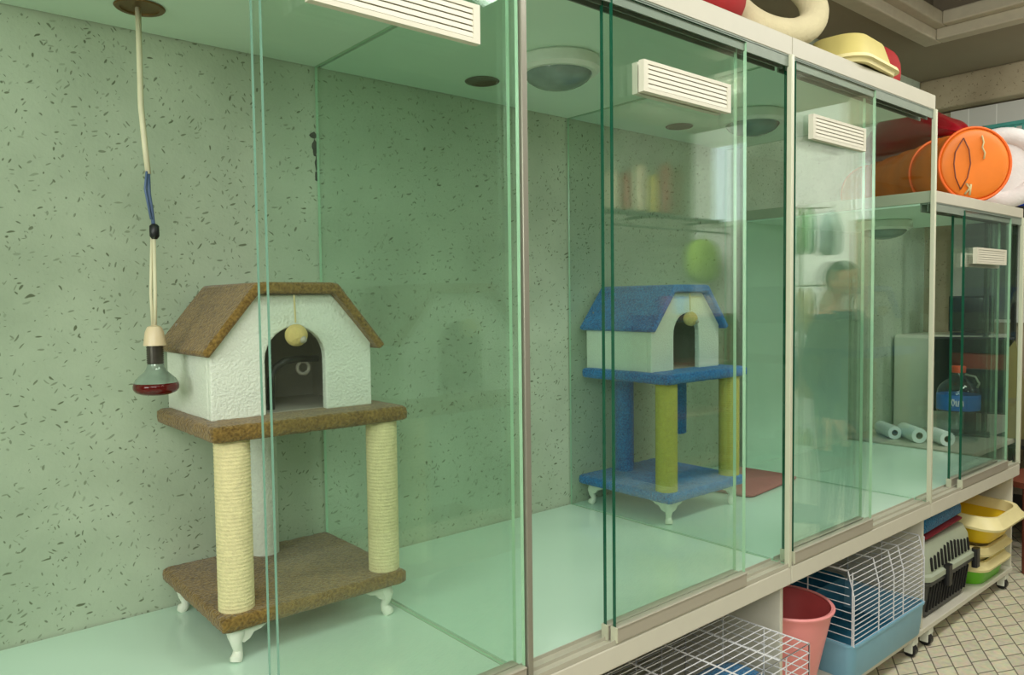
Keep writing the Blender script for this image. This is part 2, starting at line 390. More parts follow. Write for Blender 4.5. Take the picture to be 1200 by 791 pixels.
# ------------------------------------------------------------------ display cabinets
def pane_box(bm, x0, x1, y0, y1, z0, z1):
    box(bm, x0, x1, y0, y1, z0, z1, 0)
    bm.faces.ensure_lookup_table()
    fs = bm.faces[-6:]
    ax = 0 if (x1 - x0) > (y1 - y0) else 1
    for f in fs:
        f.normal_update(); n = f.normal
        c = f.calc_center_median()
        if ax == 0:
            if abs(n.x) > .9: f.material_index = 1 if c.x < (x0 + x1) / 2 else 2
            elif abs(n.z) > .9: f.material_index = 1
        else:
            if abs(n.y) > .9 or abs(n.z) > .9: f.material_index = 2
def vent(parent, x0, x1, z0, z1, yf):
    """louvred grille, front plate and rear plate clamped through the glass"""
    b = B()
    for ya, yb in ((yf - .016, yf), ):
        box(b, x0 + .002, x1 - .002, ya + .005, yb - .0006, z0 + .002, z1 - .002, 1)
        fw = .009
        box(b, x0, x1, ya, yb, z0, z0 + fw); box(b, x0, x1, ya, yb, z1 - fw, z1)
        box(b, x0, x0 + .016, ya, yb, z0 + fw, z1 - fw); box(b, x1 - .016, x1, ya, yb, z0 + fw, z1 - fw)
        n = 5; h = (z1 - z0 - 2 * fw) / n
        for i in range(n):
            za = z0 + fw + i * h
            prism(b, [(ya + .001, za + h * .10), (ya + .0022, za + h * .90), (ya + .006, za + h * .92), (ya + .006, za + h * .2)], lambda u, v, d: (d, u, v), x0 + .016, x1 - .016)
    return obj('vent_grille', b, [M['vent'], M['ventdark']], parent)
def door(parent, x0, x1, yc, z0, z1, v=None, label=None, edge=None):
    b = B(); pane_box(b, x0, x1, yc - .005, yc + .005, z0 + .036, z1)
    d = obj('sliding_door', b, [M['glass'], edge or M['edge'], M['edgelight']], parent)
    if label: d['label'] = label
    b = B(); box(b, x0, x1, yc - .011, yc + .009, z0, z0 + .036); box(b, x0, x1, yc - .013, yc + .009, z0 + .033, z0 + .037)
    obj('bottom_rail', b, M['alu'], d, bevel=.0015)
    b = B(); box(b, x0 - .004, x0 - .0004, yc - .011, yc + .009, z0, z0 + .036); obj('end_cap', b, M['postcream'], d)
    if v: vent(d, v[0], v[1], v[2], v[3], yc - .005)
    return d
def cabinet(i, label, zt, yback, doors, vents, inner_off, post_mat, post_mat_name='post', board_t=.055, edge=None):
    x0, x1 = PX[i], PX[i + 1]
    t = thing('display_cabinet', label, 'cabinet', ((x0 + x1) / 2, 1.6, 0))
    P = Vector(t.location)
    def part(name, bm, mats, **k):
        o = obj(name, bm, mats, None, **k); o.parent = t; o.matrix_parent_inverse = Matrix.Translation(-P); return o
    g = .0015
    b = B(); box(b, x0 + g, x1 - g, YF - .005, yback - .005, zt, zt + board_t); part('top_board', b, M['board'], bevel=.002)
    b = B(); box(b, x0 + g, x1 - g, YF - .012, yback - .005, L - .062, L - .006); part('floor_board', b, M['boardlow'], bevel=.004)
    b = B(); box(b, x0 + .008, x1 - .012, YF + .055, yback - .006, L - .006, L); part('floor_panel', b, M['board_in'])
    b = B(); box(b, x0 + .008, x1 - .012, YF + .05, yback - .006, zt - .008, zt); part('ceiling_panel', b, M['ceil_in'])
    # sliding tracks
    b = B()
    box(b, x0 + .008, x1 - .012, YF - .01, YF + .055, L - .006, L - .002)
    for y in (YF - .011, YF + .0175, YF + .05): box(b, x0 + .008, x1 - .012, y, y + .003, L - .006, L + .006)
    part('bottom_track', b, M['board'])
    b = B()
    box(b, x0 + .008, x1 - .012, YF - .003, YF + .05, zt - .006, zt)
    for y in (YF - .003, YF + .0195, YF + .045): box(b, x0 + .008, x1 - .012, y, y + .004, zt - .034, zt - .004)
    part('top_track', b, M['track'])
    # right-hand post and glass divider
    b = B(); box(b, x1 - .0165, x1 - .0016, YF - .014, YF + .003, L - .006, zt); part('post', b, post_mat, bevel=.002)
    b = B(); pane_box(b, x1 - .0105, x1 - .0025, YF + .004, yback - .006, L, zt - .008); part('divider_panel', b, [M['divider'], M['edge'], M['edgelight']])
    # doors
    for k, ((a, c), v) in enumerate(zip(doors, vents)):
        yc = YF - .004 if k == 0 else YF + inner_off
        d = door(t, a, c, yc, L - .001, zt - .012, v, None, edge)
        d.matrix_parent_inverse = Matrix.Translation(-P)
    # open shelf underneath
    b = B(); box(b, x0 + g, x1 - g, YF + .01, yback - .03, .078, .1); part('base_board', b, M['boardlow'], bevel=.003)
    b = B(); box(b, x1 - .0175, x1 + .0005 - g, YF + .015, yback - .04, .1, L - .062); part('side_panel', b, M['boardlow'], bevel=.002)
    for sx in (x0 + .09, x1 - .06):
        for sy in (YF + .036, yback - .1):
            b = B(); box(b, sx - .022, sx + .022, sy - .02, sy + .02, .05, .078)
            box(b, sx - .026, sx - .018, sy - .016, sy + .016, .018, .06); box(b, sx + .018, sx + .026, sy - .016, sy + .016, .018, .06)
            c = part('caster', b, M['white'], bevel=.002)
            b = B(); cyl(b, (sx - .016, sy, .024), (sx + .016, sy, .024), .024, seg=20)
            o = obj('wheel', b, M['black'], c, bevel=.003); o.matrix_parent_inverse = Matrix.Translation(-P) if False else Matrix()
    return t
V1 = (0.572, 0.926, 1.925, 1.999)
cabinet(0, 'tall glass display cabinet nearest the camera, holding the brown cat house and heat lamp', T, YB, [(.497, 1.036), (.492, 1.033)], [V1, None], .021, M['aludark'], edge=M['edgemid'])
cabinet(1, 'empty tall glass cabinet between the brown and blue cat house cabinets, glass doors parked mid-bay', T, YB, [(1.323, 1.866), (1.318, 1.858)], [(1.413, 1.768, 1.918, 1.992), (1.419, 1.76, 1.918, 1.992)], .021, M['postcream'])
cabinet(2, 'tall glass display cabinet holding the blue cat house, third and last of the tall ones', T, YB, [(2.128, 2.650), (2.128, 2.638)], [(2.200, 2.546, 1.907, 1.981), None], .025, M['postcream'])
c4 = cabinet(3, 'shorter glass display cabinet at the far end with an orange tunnel on top', T4, 2.03, [(3.477, 4.040), (3.462, 4.02)], [(3.566, 3.930, 1.56, 1.628), (3.54, 3.96, 1.548, 1.606)], .034, M['postcream'], board_t=.045)
b = B(); box(b, PX[3] + .012, PX[4] - .03, 2.02, 2.028, L, T4 - .008)
o = obj('back_panel', b, M['board_in'], c4); o.matrix_parent_inverse = Matrix.Translation(-Vector(c4.location))
# left end panel of the first cabinet
c1 = [o for o in C.objects if o.name == 'display_cabinet'][0]
b = B(); pane_box(b, PX[0] + .0025, PX[0] + .0105, YF + .05, YB - .006, L, T - .008)
o = obj('divider_panel', b, [M['divider'], M['edge'], M['edgelight']], c1); o.matrix_parent_inverse = Matrix.Translation(-Vector(c1.location))
b = B(); box(b, PX[0] + .0016, PX[0] + .0165, YF - .014, YF + .003, L - .006, T)
o = obj('post', b, M['aludark'], c1); o.matrix_parent_inverse = Matrix.Translation(-Vector(c1.location))

# ------------------------------------------------------------------ ceiling fittings inside the cabinets
def dome(x, y, z, label):
    t = thing('dome_lamp', label, 'lamp', (x, y, z), group='round dome lamps under the cabinet tops')
    b = B(); lathe(b, [(.118, 0), (.124, -.006), (.124, -.034), (.112, -.044), (.098, -.044), (.098, -.03)], seg=40); obj('lamp_ring', b, M['domering'], t, smooth='auto')
    b = B(); lathe(b, [(.101 * math.cos(a), -.036 - .05 * math.sin(a)) for a in (0, .25, .5, .75, 1.0, 1.25, 1.5)], seg=40); obj('lamp_shade', b, M['dome'], t, smooth=True)
    return t
dome(1.573, 1.63, T - .008, 'round dome lamp under the top of the empty tall cabinet')
dome(2.61, 1.64, T - .008, 'round dome lamp above the blue cat house')
dome(3.70, 1.62, T4 - .008, 'round dome lamp under the top of the short cabinet')
def disc(x, y, m, label):
    t = thing('cable_hole', label, 'hole', (x, y, T - .008))
    b = B(); lathe(b, [(.052, 0), (.056, -.002), (.053, -.005), (.043, -.005), (.041, -.001)], seg=32); obj('hole_rim', b, m, t, smooth='auto')
    b = B(); lathe(b, [(.042, -.0005), (.042, -.002)], seg=32); obj('hole_cover', b, M['holedark'] if m is M['holedark'] else M['hole'], t)
disc(.52, 1.955, M['hole'], 'bronze round hole above the brown cat house where the lamp cord comes through')
disc(1.53, 1.935, M['holedark'], 'dark round hole in the top of the empty tall cabinet')
disc(2.56, 1.945, M['holedark'], 'dark round hole above the blue cat house behind the vent')

# ------------------------------------------------------------------ heat lamp
t = thing('heat_lamp', 'red heat lamp bulb hanging on a cream cord beside the brown cat house', 'lamp', (.503, 1.9, 1.0))
X, Y = 0, 0
b = B(); tube(b, [(.012, .05, 1.118), (.006, .03, 1.0), (0, .01, .88), (.003, 0, .79), (.008, 0, .725)], .0065, 10); obj('cord', b, M['cord'], t, smooth=True)
b = B(); tube(b, [(.008, 0, .725), (.008, 0, .68), (.013, 0, .64), (.016, 0, .605)], .0045, 8); tube(b, [(.004, -.004, .73), (-.001, -.004, .69), (.01, -.004, .62)], .003, 6); s = obj('wire_splice', b, M['bluewire'], t, smooth=True)
b = B(); lathe(b, [(.006, .575), (.011, .582), (.011, .605), (.006, .61)], (.017, 0, 0), 12); obj('tape_wrap', b, M['black'], s, smooth=True)
b = B(); tube(b, [(.016, 0, .59), (.014, 0, .45), (.011, .0, .37)], .0042, 8); tube(b, [(.013, .006, .59), (.006, .006, .45), (.007, .004, .37)], .0035, 8); obj('lower_cord', b, M['cord'], t, smooth=True)
b = B(); lathe(b, [(.006, .378), (.016, .374), (.022, .36), (.026, .33), (.0265, .325), (.019, .325)], (.009, 0, 0), 28); obj('socket', b, M['socket'], t, smooth='auto')
b = B()
pr = []
for k in range(9): pr += [(.0205, .325 - k * .0055), (.0185, .3222 - k * .0055)]
pr += [(.019, .276)]
lathe(b, pr, (.009, 0, 0), 24)
bl = obj('bulb_base', b, M['screw'], t, smooth=True)
b = B(); lathe(b, [(.019, .277), (.021, .268), (.026, .258), (.036, .248), (.046, .238), (.0515, .228)], (.009, 0, 0), 32, caps=False); obj('bulb_neck', b, M['bulbclear'], t, smooth=True)
b = B(); lathe(b, [(.0515, .228), (.0535, .220), (.053, .212), (.048, .204), (.036, .198), (.018, .195), (.004, .194)], (.009, 0, 0), 32); obj('bulb_face', b, M['bulbred'], t, smooth=True)
for o in t.children:
    o.location.z = .008
    if o.name.startswith(('socket', 'bulb')): o.scale = (.94, .94, .9); o.location = (.0006, 0, .378 * .1 + .004)
# keep the lamp just clear of the cabinet top
# ------------------------------------------------------------------ cat houses
def sisal_mesh(bm, c, r, z0, z1, pitch=.0085):
    prof = []; n = int((z1 - z0) / pitch)
    for k in range(n):
        z = z0 + (z1 - z0) * k / n; p = (z1 - z0) / n
        prof += [(r - .0014, z), (r + .0004, z + p * .3), (r + .0004, z + p * .7)]
    prof.append((r - .0014, z1))
    lathe(bm, prof, (c[0], c[1], 0), 28)
def fluffy(bm, x0, x1, y0, y1, z0, z1, n=26):
    """carpet-covered board: rounded block with a slightly uneven pile edge"""
    rnd = random.Random(3)
    rings = []
    for k, (ins, z) in enumerate(((.008, z0), (.001, z0 + .006), (0, (z0 + z1) / 2), (.001, z1 - .006), (.007, z1 - .001), (.012, z1))):
        p = rrect(x0 + ins, x1 - ins, y0 + ins, y1 - ins, .012, 4)
        # subdivide long sides
        q = []
        p0_ = rrect(x0, x1, y0, y1, .012, 4)
        for i in range(len(p)):
            a = Vector(p[i]); c = Vector(p[(i + 1) % len(p)]); m = max(1, int((Vector(p0_[(i + 1) % len(p)]) - Vector(p0_[i])).length / .012))
            for j in range(m): q.append(a.lerp(c, j / m))
        rings.append([(u.x + rnd.uniform(-.0012, .0012), u.y + rnd.uniform(-.0012, .0012), z + (rnd.uniform(-.001, .001))) for u in q])
    ring_loft(bm, rings)
def leg_mesh(sx, sy, dx, dy):
    """white cabriole foot with two bracket wings; (0,0) is the corner of the base"""
    b = B()
    cx, cy = -sx * .035, -sy * .035
    o = Vector((sx, sy, 0)).normalized()
    pts = [(0, .086, .024), (.004, .07, .02), (.012, .055, .0165), (.010, .04, .012), (.004, .026, .0105), (.006, .016, .012), (.013, .009, .0145), (.016, .002, .0125)]
    tube(b, [(cx + o.x * u, cy + o.y * u, z) for u, z, r in pts], [r for u, z, r in pts], 14)
    for ax in (0, 1):
        s = -sx if ax == 0 else -sy
        poly = [(-.012, .084), (.082, .084), (.078, .076), (.06, .074), (.046, .066), (.03, .063), (.02, .05), (.006, .044), (-.012, .06)]
        if ax == 0: f = lambda u, v, d, s=s: (cx + s * u, cy + sy * d, v)
        else: f = lambda u, v, d, s=s: (cx + sx * d, cy + s * u, v)
        prism(b, poly, f, .006, .018)
    return b
def cat_house(x, label, pile, sis, back_post, hanging, door_label=None):
    t = thing('cat_house', label, 'cat house', (x, 1.66, L))
    # local coords: x from left edge of base, y from base front, z from cabinet floor
    bx, by = .478, .455
    for sx, sy, px, py in ((-1, -1, .015, .01), (1, -1, bx - .015, .01), (-1, 1, .015, by - .01), (1, 1, bx - .015, by - .01)):
        o = obj('foot', leg_mesh(sx, sy, 0, 0), M['white'], t, smooth='auto'); o.location = (px, py, 0)
    b = B(); fluffy(b, 0, bx, 0, by, .083, .118); obj('base', b, pile, t, smooth=True)
    for px, py in ((.052, .055), (bx - .04, .052)):
        b = B(); sisal_mesh(b, (px, py), .0395, .116, .512); obj('scratching_post', b, sis, t, smooth=True)
    b = B(); lathe(b, [(.038, .116), (.0385, .3), (.038, .512)], (.255 if not hanging else .20, by - .07, 0), 24); o = obj('plush_post', b, back_post, t, smooth='auto')
    if hanging:
        b = B(); lathe(b, [(.030, .262), (.040, .266), (.041, .4), (.040, .512)], (bx - .10, .26, 0), 24); obj('hanging_post', b, pile, t, smooth='auto')
    b = B(); fluffy(b, -.008, bx + .012, 0, by - .03, .508, .545); obj('platform', b, pile, t, smooth=True)
    # house body: front with arched doorway
    zf = .543; hw = .208; cx = .232; ze = zf + .170; zr = zf + .291
    tp = .098
    arch = [(cx - .078, 0)] + [(cx - .078 * math.cos(a), .132 + .08 * math.sin(a)) for a in [PI * k / 14 for k in range(15)]] + [(cx + .078, 0)]
    outl = [(cx - hw, 0)] + arch + [(cx + hw, 0), (cx + hw, ze - zf), (cx + tp, zr - zf), (cx - tp, zr - zf), (cx - hw, ze - zf)]
    y0, y1 = .10, .425
    b = B(); prism(b, outl, lambda u, v, d: (u, d, zf + v), y0, y0 + .022)
    fr = obj('house_front', b, M['rough_white'], t, bevel=.004)
    b = B()
    box(b, cx - hw, cx - hw + .018, y0 + .022, y1, zf, ze); box(b, cx + hw - .018, cx + hw, y0 + .022, y1, zf, ze)
    prism(b, [(cx - hw + .018, 0), (cx + hw - .018, 0), (cx + hw - .018, ze - zf), (cx + tp, zr - zf), (cx - tp, zr - zf), (cx - hw + .018, ze - zf)], lambda u, v, d: (u, d, zf + v), y1 - .018, y1)
    obj('house_wall', b, M['rough_white'], t, bevel=.004)
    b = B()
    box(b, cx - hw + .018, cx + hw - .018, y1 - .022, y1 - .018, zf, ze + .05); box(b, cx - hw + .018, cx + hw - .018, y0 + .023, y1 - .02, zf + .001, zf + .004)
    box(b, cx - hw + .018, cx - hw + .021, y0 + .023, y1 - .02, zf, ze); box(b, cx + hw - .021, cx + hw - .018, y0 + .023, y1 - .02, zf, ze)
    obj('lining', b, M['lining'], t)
    # carpet mansard roof
    th = .027
    eo = [(cx - hw - .026, ze - .012 - zf), (cx - tp - .008, zr + th - zf), (cx - tp + .012, zr + th + .002 - zf), (cx + tp - .012, zr + th + .002 - zf), (cx + tp + .008, zr + th - zf), (cx + hw + .03, ze - .012 - zf)]
    ei = [(cx + hw + .012, ze - .024 - zf), (cx + tp, zr + .001 - zf), (cx - tp, zr + .001 - zf), (cx - hw - .010, ze - .024 - zf)]
    b = B(); prism(b, eo + ei, lambda u, v, d: (u, d, zf + v), y0 - .028, y1 + .015)
    obj('roof', b, pile, t, bevel=.007, smooth='auto')
    # toy ball on a string
    b = B(); tube(b, [(cx - .012, y0 - .024, zr - .002), (cx - .010, y0 - .024, zf + .222)], .0022, 6); s = obj('toy_string', b, M['string'], t)
    b = B(); ball(b, (cx - .009, y0 - .024, zf + .192), .027); obj('toy_ball', b, M['fur'], s, smooth=True)
    b = B(); ball(b, (cx - .002, y0 - .046, zf + .182), .009); obj('bell', b, M['alu'], s, smooth=True)
    if not hanging:
        b = B(); tube(b, [(cx - .038, .17, zf + .005), (cx - .036, .17, zf + .08), (cx - .024, .172, zf + .108), (cx + .002, .178, zf + .122), (cx + .04, .185, zf + .126), (cx + .10, .19, zf + .124)], .0095, 10)
        obj('inner_hoop', b, M['black'], t, smooth=True)['label'] = 'dark curved tube inside the doorway'
        b = B(); torus(b, (cx + .058, .187, zf + .102), .016, .005, (0, 1, 0), 20, 8); obj('inner_ring', b, M['lining'], t, smooth=True)
    return t
cat_house(.566, 'brown carpeted cat house with white walls on sisal posts, in the nearest cabinet', M['brown'], M['sisal'], M['rough_white'], False)
cat_house(2.128, 'blue carpeted cat house with pale walls on olive sisal posts, in the third cabinet', M['blue'], M['sisal2'], M['blue'], True)

# maroon folded mat right of the blue house
b = B()
rings = []
for ins, z in ((.008, 0), (0, .006), (.0, .012), (.01, .018)):
    rings.append([(u, v, z) for u, v in rrect(-.225 + ins, .225 - ins, -.15 + ins, .15 - ins, .03, 4)])
ring_loft(b, rings)
o = obj('folded_mat', b, M['maroon'], smooth='auto'); o.location = (2.90, 1.86, L); o.rotation_euler = (0, 0, .1)
tag(o, 'maroon cloth mat lying flat on the cabinet floor right of the blue cat house', 'mat')

# scuff on the plaster
b = B(); rr_ = random.Random(9)
for (dx, dz, w_, h_) in ((0, 0, .012, .03), (.006, -.045, .009, .035), (-.004, .035, .014, .012), (.002, -.085, .007, .02)):
    prism(b, [(1.045 + dx + w_ * math.cos(a) * rr_.uniform(.5, 1), 1.895 + dz + h_ * math.sin(a) * rr_.uniform(.6, 1)) for a in (2 * PI * k / 14 for k in range(14))], lambda u, v, d: (u, d, v), YB - .0015, YB - .0003)
o = obj('wall_scuff', b, pmat('scuff_grey', (70, 74, 66), .9, var=.3, scale=60))
tag(o, 'dark scuff mark on the speckled wall beside the first glass divider', 'mark')
# ------------------------------------------------------------------ on top of the tall cabinets
ZT = T + .055
def ring_bed(x, y, z):
    t = thing('padded_ring_bed', 'cream fleece padded ring bed overhanging the edge of the tall cabinets', 'pet bed', (x, y, z))
    b = B(); torus(b, (0, 0, .0), .168, .042, (-.2, -.55, .5), 48, 14, sq=.62); obj('padded_rim', b, M['fleece'], t, smooth=True)
    return t
b = B(); torus(b, (0, 0, 0), .142, .043, (-.40, -.75, .48), 56, 16, sq=1)
o = obj('padded_ring_bed', b, M['fleece'], smooth=True); o.location = (2.19, 1.31, ZT + .158)
tag(o, 'cream fleece padded ring bed at the front edge of the tall cabinet tops', 'pet bed')
b = B(); ball(b, (0, 0, .12), .19, 1.15, .6, .62, pw=.7)
o = obj('red_cushion', b, M['redcloth'], smooth=True); o.location = (1.79, 1.34, ZT)
tag(o, 'plain red cloth cushion left of the cream ring bed on the cabinet top', 'cushion')
def tray_bm(w, d, h, flare, lip, rim_h, dip=0, t=.006, n=6):
    """open litter tray: (outer body rings, rim rings)"""
    def oval(hw, hd, r): return rrect(-hw, hw, -hd, hd, r, n)
    body = B(); rw, rd = w / 2, d / 2
    rings = []
    for f, z in ((1 - flare, 0), (1 - flare * .9, .004), (1 - flare * .1, h * .9), (1, h)):
        rings.append([(u, v, z) for u, v in oval(rw * f, rd * f, .07)])
    for f, z in ((1, h), (1 - flare, .012)):
        rings.append([(u, v, z) for u, v in oval(rw * f - t, rd * f - t, .065)])
    ring_loft(body, rings)
    rim = B(); rings = []
    def dz(u, v): return -dip * math.exp(-(u / (w * .22)) ** 2) if v < 0 else 0
    for e, z in ((.001, h - .002), (lip, h - .004), (lip + .004, h + .008), (lip * .6, h + rim_h * .5), (.004, h + rim_h), (-.010, h + rim_h), (-.014, h + .002)):
        rings.append([(u, v, z + dz(u, v) * (z - h > .01)) for u, v in oval(rw + e, rd + e, .075)])
    rings.append(rings[0]); ring_loft(rim, rings, caps=False)
    return body, rim
def tray(name, label, loc, rot, w, d, h, mb, mr, rim_h=.03, lip=.025, flare=.16, dip=0, group=None):
    t = thing(name, label, 'litter tray', loc); t.rotation_euler = rot
    if group: t['group'] = group
    body, rim = tray_bm(w, d, h, flare, lip, rim_h, dip)
    obj('tray_body', body, mb, t, smooth='auto'); obj('rim', rim, mr, t, smooth='auto')
    return t
# upside-down pale yellow tray on the cabinet top
tray('litter_tray', 'pale yellow litter tray turned upside down on top of the tall cabinets', (2.66, 1.295, ZT + .112), (PI, 0, .06), .34, .22, .085, M['creamdark'], M['cream'], .022, .014, .2, dip=.0)
b = B(); ball(b, (0, 0, .1), .13, 1, .9, .8, pw=.8)
o = obj('red_ball_cushion', b, M['redcloth'], smooth=True); o.location = (3.02, 1.40, ZT)
tag(o, 'small red round cushion just right of the upturned pale yellow tray', 'cushion')

# ------------------------------------------------------------------ on top of the short cabinet
Z4 = T4 + .045
ax = Vector((.64, .77, 0)).normalized(); r = .158
p0 = Vector((3.70, 1.235, Z4 + r + .003))
t = thing('play_tunnel', 'orange fabric cat play tunnel lying on top of the short cabinet', 'cat tunnel', tuple(p0))
def hoops(bm, s0, s1, n, r0, sag):
    rings = []
    side = Vector((-ax.y, ax.x, 0))
    for k in range(n + 1):
        s = s0 + (s1 - s0) * k / n
        rr = r0 * (1 - sag * abs(math.sin(PI * k / 4)))
        rings.append([ax * s + side * rr * math.cos(a) + Vector((0, 0, 1)) * (rr * math.sin(a)) for a in (2 * PI * j / 40 for j in range(40))])
    ring_loft(bm, rings, True, False)
b = B(); hoops(b, 0, .95, 24, r, .05); obj('tunnel_fabric', b, M['orange'], t, smooth=True)
for s_ in (0, .24, .95):
    b = B(); torus(b, tuple(ax * s_), r, .006, ax, 48, 8); obj('hoop', b, M['orangedk'], t, smooth=True)
b = B()
side = Vector((-ax.y, ax.x, 0)); R = []
for rr, s in ((r * .995, .003), (r * .9, -.006), (r * .75, -.009), (r * .5, -.010), (r * .2, -.009), (.01, -.009)):
    R.append([ax * s + side * rr * math.cos(a) + Vector((0, 0, 1)) * (rr * math.sin(a)) for a in (2 * PI * j / 40 for j in range(40))])
ring_loft(b, R); ec = obj('end_cover', b, M['orange'], t, smooth=True)
b = B()
nn = -ax
def onface(u, v, d=.016): return side * (-u) + Vector((0, 0, v)) + nn * d
tube(b, [onface(.02, .12), onface(.028, .09), onface(.022, .07), onface(.034, .045), onface(.03, .02)], .0035, 6)
obj('tie_cord', b, M['string'], ec, smooth=True); b = B()
tube(b, [onface(-.05, -.13), onface(-.03, -.105), onface(-.045, -.085), onface(-.025, -.09), onface(-.03, -.135)], .0045, 6)
obj('tie_cord', b, M['string'], ec, smooth=True)
b = B(); tube(b, [onface(-.06, .11), onface(-.035, .06), onface(-.028, 0), onface(-.04, -.06), onface(-.07, -.11)], .0025, 6); obj('seam', b, M['brownwood'], ec, smooth=True)
b = B(); tube(b, [onface(-.06, .11), onface(-.095, .05), onface(-.1, 0), onface(-.092, -.06), onface(-.07, -.11)], .0025, 6); obj('seam', b, M['brownwood'], ec, smooth=True)
# wine red vinyl cushion lying along the tunnel
b = B()
cx, cy = 4.17, 1.80
rings = []
n = 22
for i in range(n + 1):
    s = i / n; th = PI * (.03 + .94 * s)
    rad = math.sin(th) ** .35
    hh = (.03 + .125 * (1 - s) ** .6) * rad; ww = (.09 + .06 * (1 - s)) * rad
    c = Vector((4.45, 2.0, Z4 + 2 * r + .012)).lerp(Vector((3.86, 1.34, Z4 + 2 * r + .012)), s)
    c.z += hh * .98
    rings.append([c + side * (ww * math.cos(a)) + Vector((0, 0, 1)) * (hh * (1 if math.sin(a) > 0 else .9) * math.sin(a)) + Vector((0, 0, .006 * math.sin(5 * a + 9 * s))) for a in (2 * PI * k / 28 for k in range(28))])
ring_loft(b, rings)
o = obj('vinyl_cushion', b, M['redgloss'], smooth=True)
tag(o, 'long wine red vinyl cushion lying along the top of the orange tunnel', 'cushion')
# white round bed leaning behind the tunnel mouth
q = Vector((-.92, -.38, .08)).normalized()
t = thing('round_bed', 'white plush round bed standing on edge behind the orange tunnel mouth', 'pet bed', (4.20, 1.285, Z4 + .2))
b = B(); torus(b, (0, 0, 0), .155, .043, q, 44, 14); obj('padded_rim', b, M['whitefab'], t, smooth=True)
b = B(); mq = Vector((0, 0, 1)).rotation_difference(q).to_matrix(); ball(b, (0, 0, 0), .15, 1, 1, .14, m=mq); obj('bed_base', b, M['whitefab'], t, smooth=True)

# ------------------------------------------------------------------ storage rack beyond the short cabinet
t = thing('storage_rack', 'dark metal storage rack beyond the short cabinet at the far wall', 'rack', (5.21, 1.385, 0))
for sx in (-.24, .24):
    for sy in (-.2, .2):
        b = B(); box(b, sx - .012, sx + .012, sy - .012, sy + .012, 0, 1.93); obj('leg', b, M['rack'], t)
for z in (.15, .55, 1.90):
    b = B(); box(b, -.26, .26, -.22, .22, z, z + .022); obj('shelf', b, M['rack'], t, bevel=.003)
b = B()
def rr_box(bm, x0, x1, y0, y1, z0, z1, r, tp=1.0, mi=0):
    cx, cy = (x0 + x1) / 2, (y0 + y1) / 2; R = []
    for z, f in ((z0, tp), (z0 + (z1 - z0) * .5, (1 + tp) / 2), (z1, 1)):
        R.append([(cx + (u - cx) * f, cy + (v - cy) * f, z) for u, v in rrect(x0, x1, y0, y1, r, 4)])
    ring_loft(bm, R, mi=mi)
ZR = 1.922
R = []
for f, z in ((.84, 0), (.86, .006), (1, .2), (1.05, .2), (1.05, .215), (.97, .215), (.83, .012)):
    R.append([(u * f, v * f, z) for u, v in rrect(-.16, .16, -.17, .17, .05, 5)])
ring_loft(b, R); o = obj('plastic_tub', b, M['bluetub'], smooth='auto'); o.location = (5.10, 1.45, ZR)
tag(o, 'royal blue plastic tub at the right edge behind the orange tunnel', 'tub')
t = thing('plastic_crate', 'teal latticed plastic crate stacked inside the top of the blue tub', 'crate', (5.10, 1.45, ZR + .216))
b = B()
hw, hd, h = .15, .16, .24
for s in (-1, 1):
    for k in range(9):
        u = -hw + .012 + k * (2 * hw - .024) / 8; box(b, u - .004, u + .004, s * hd - .004, s * hd + .004, 0, h)
        u = -hd + .012 + k * (2 * hd - .024) / 8; box(b, s * hw - .004, s * hw + .004, u - .004, u + .004, 0, h)
    for k in range(6):
        z = .02 + k * .042; box(b, -hw, hw, s * hd - .0035, s * hd + .0035, z, z + .008); box(b, s * hw - .0035, s * hw + .0035, -hd, hd, z, z + .008)
box(b, -hw, hw, -hd, hd, 0, .008)
obj('lattice', b, M['teal'], t)
b = B()
for s in (-1, 1): box(b, -hw - .008, hw + .008, s * hd - .008, s * hd + .008, h, h + .02); box(b, s * hw - .008, s * hw + .008, -hd, hd, h, h + .02)
obj('rim', b, M['teal'], t)

# ------------------------------------------------------------------ desk area seen through the short cabinet
t = thing('work_desk', 'white desk standing right behind the far end of the short cabinet', 'desk', (4.62, 1.72, 0))
b = B(); box(b, -.33, .33, -.30, .38, .585, .612); obj('desk_top', b, M['board'], t, bevel=.003)
for sx in (-.29, .29):
    b = B(); box(b, sx - .015, sx + .015, -.27, .36, 0, .585); obj('desk_side', b, M['board'], t)
ZD = .613
def roll(loc, length, r, rot, label):
    t = thing('paper_roll', label, 'paper roll', loc, rot, 'white rolls on the desk')
    b = B()
    R = []
    for rr, x in ((r * .45, 0), (r * .97, 0), (r, .004), (r, length - .004), (r * .97, length), (r * .45, length)):
        R.append([(x, rr * math.cos(a), r + rr * math.sin(a)) for a in (2 * PI * k / 24 for k in range(24))])
    ring_loft(b, R, True, False); obj('paper', b, M['paper'], t, smooth='auto')
    b = B(); R = []
    for rr, x in ((r * .45, .001), (r * .38, .001), (r * .38, length - .001), (r * .45, length - .001), (r * .45, .001)): R.append([(x, rr * math.cos(a), r + rr * math.sin(a)) for a in (2 * PI * k / 20 for k in range(20))])
    ring_loft(b, R, True, False); obj('core', b, M['khaki'], t, smooth='auto')
roll((4.42, 1.86, ZD), .2, .038, .8, 'white paper roll lying at the left on the desk behind the short cabinet')
roll((4.40, 1.72, ZD), .2, .042, .8, 'white paper roll lying in the middle of the three on the desk')
roll((4.41, 1.58, ZD), .16, .040, .8, 'white paper roll on the desk nearest the water bottle')
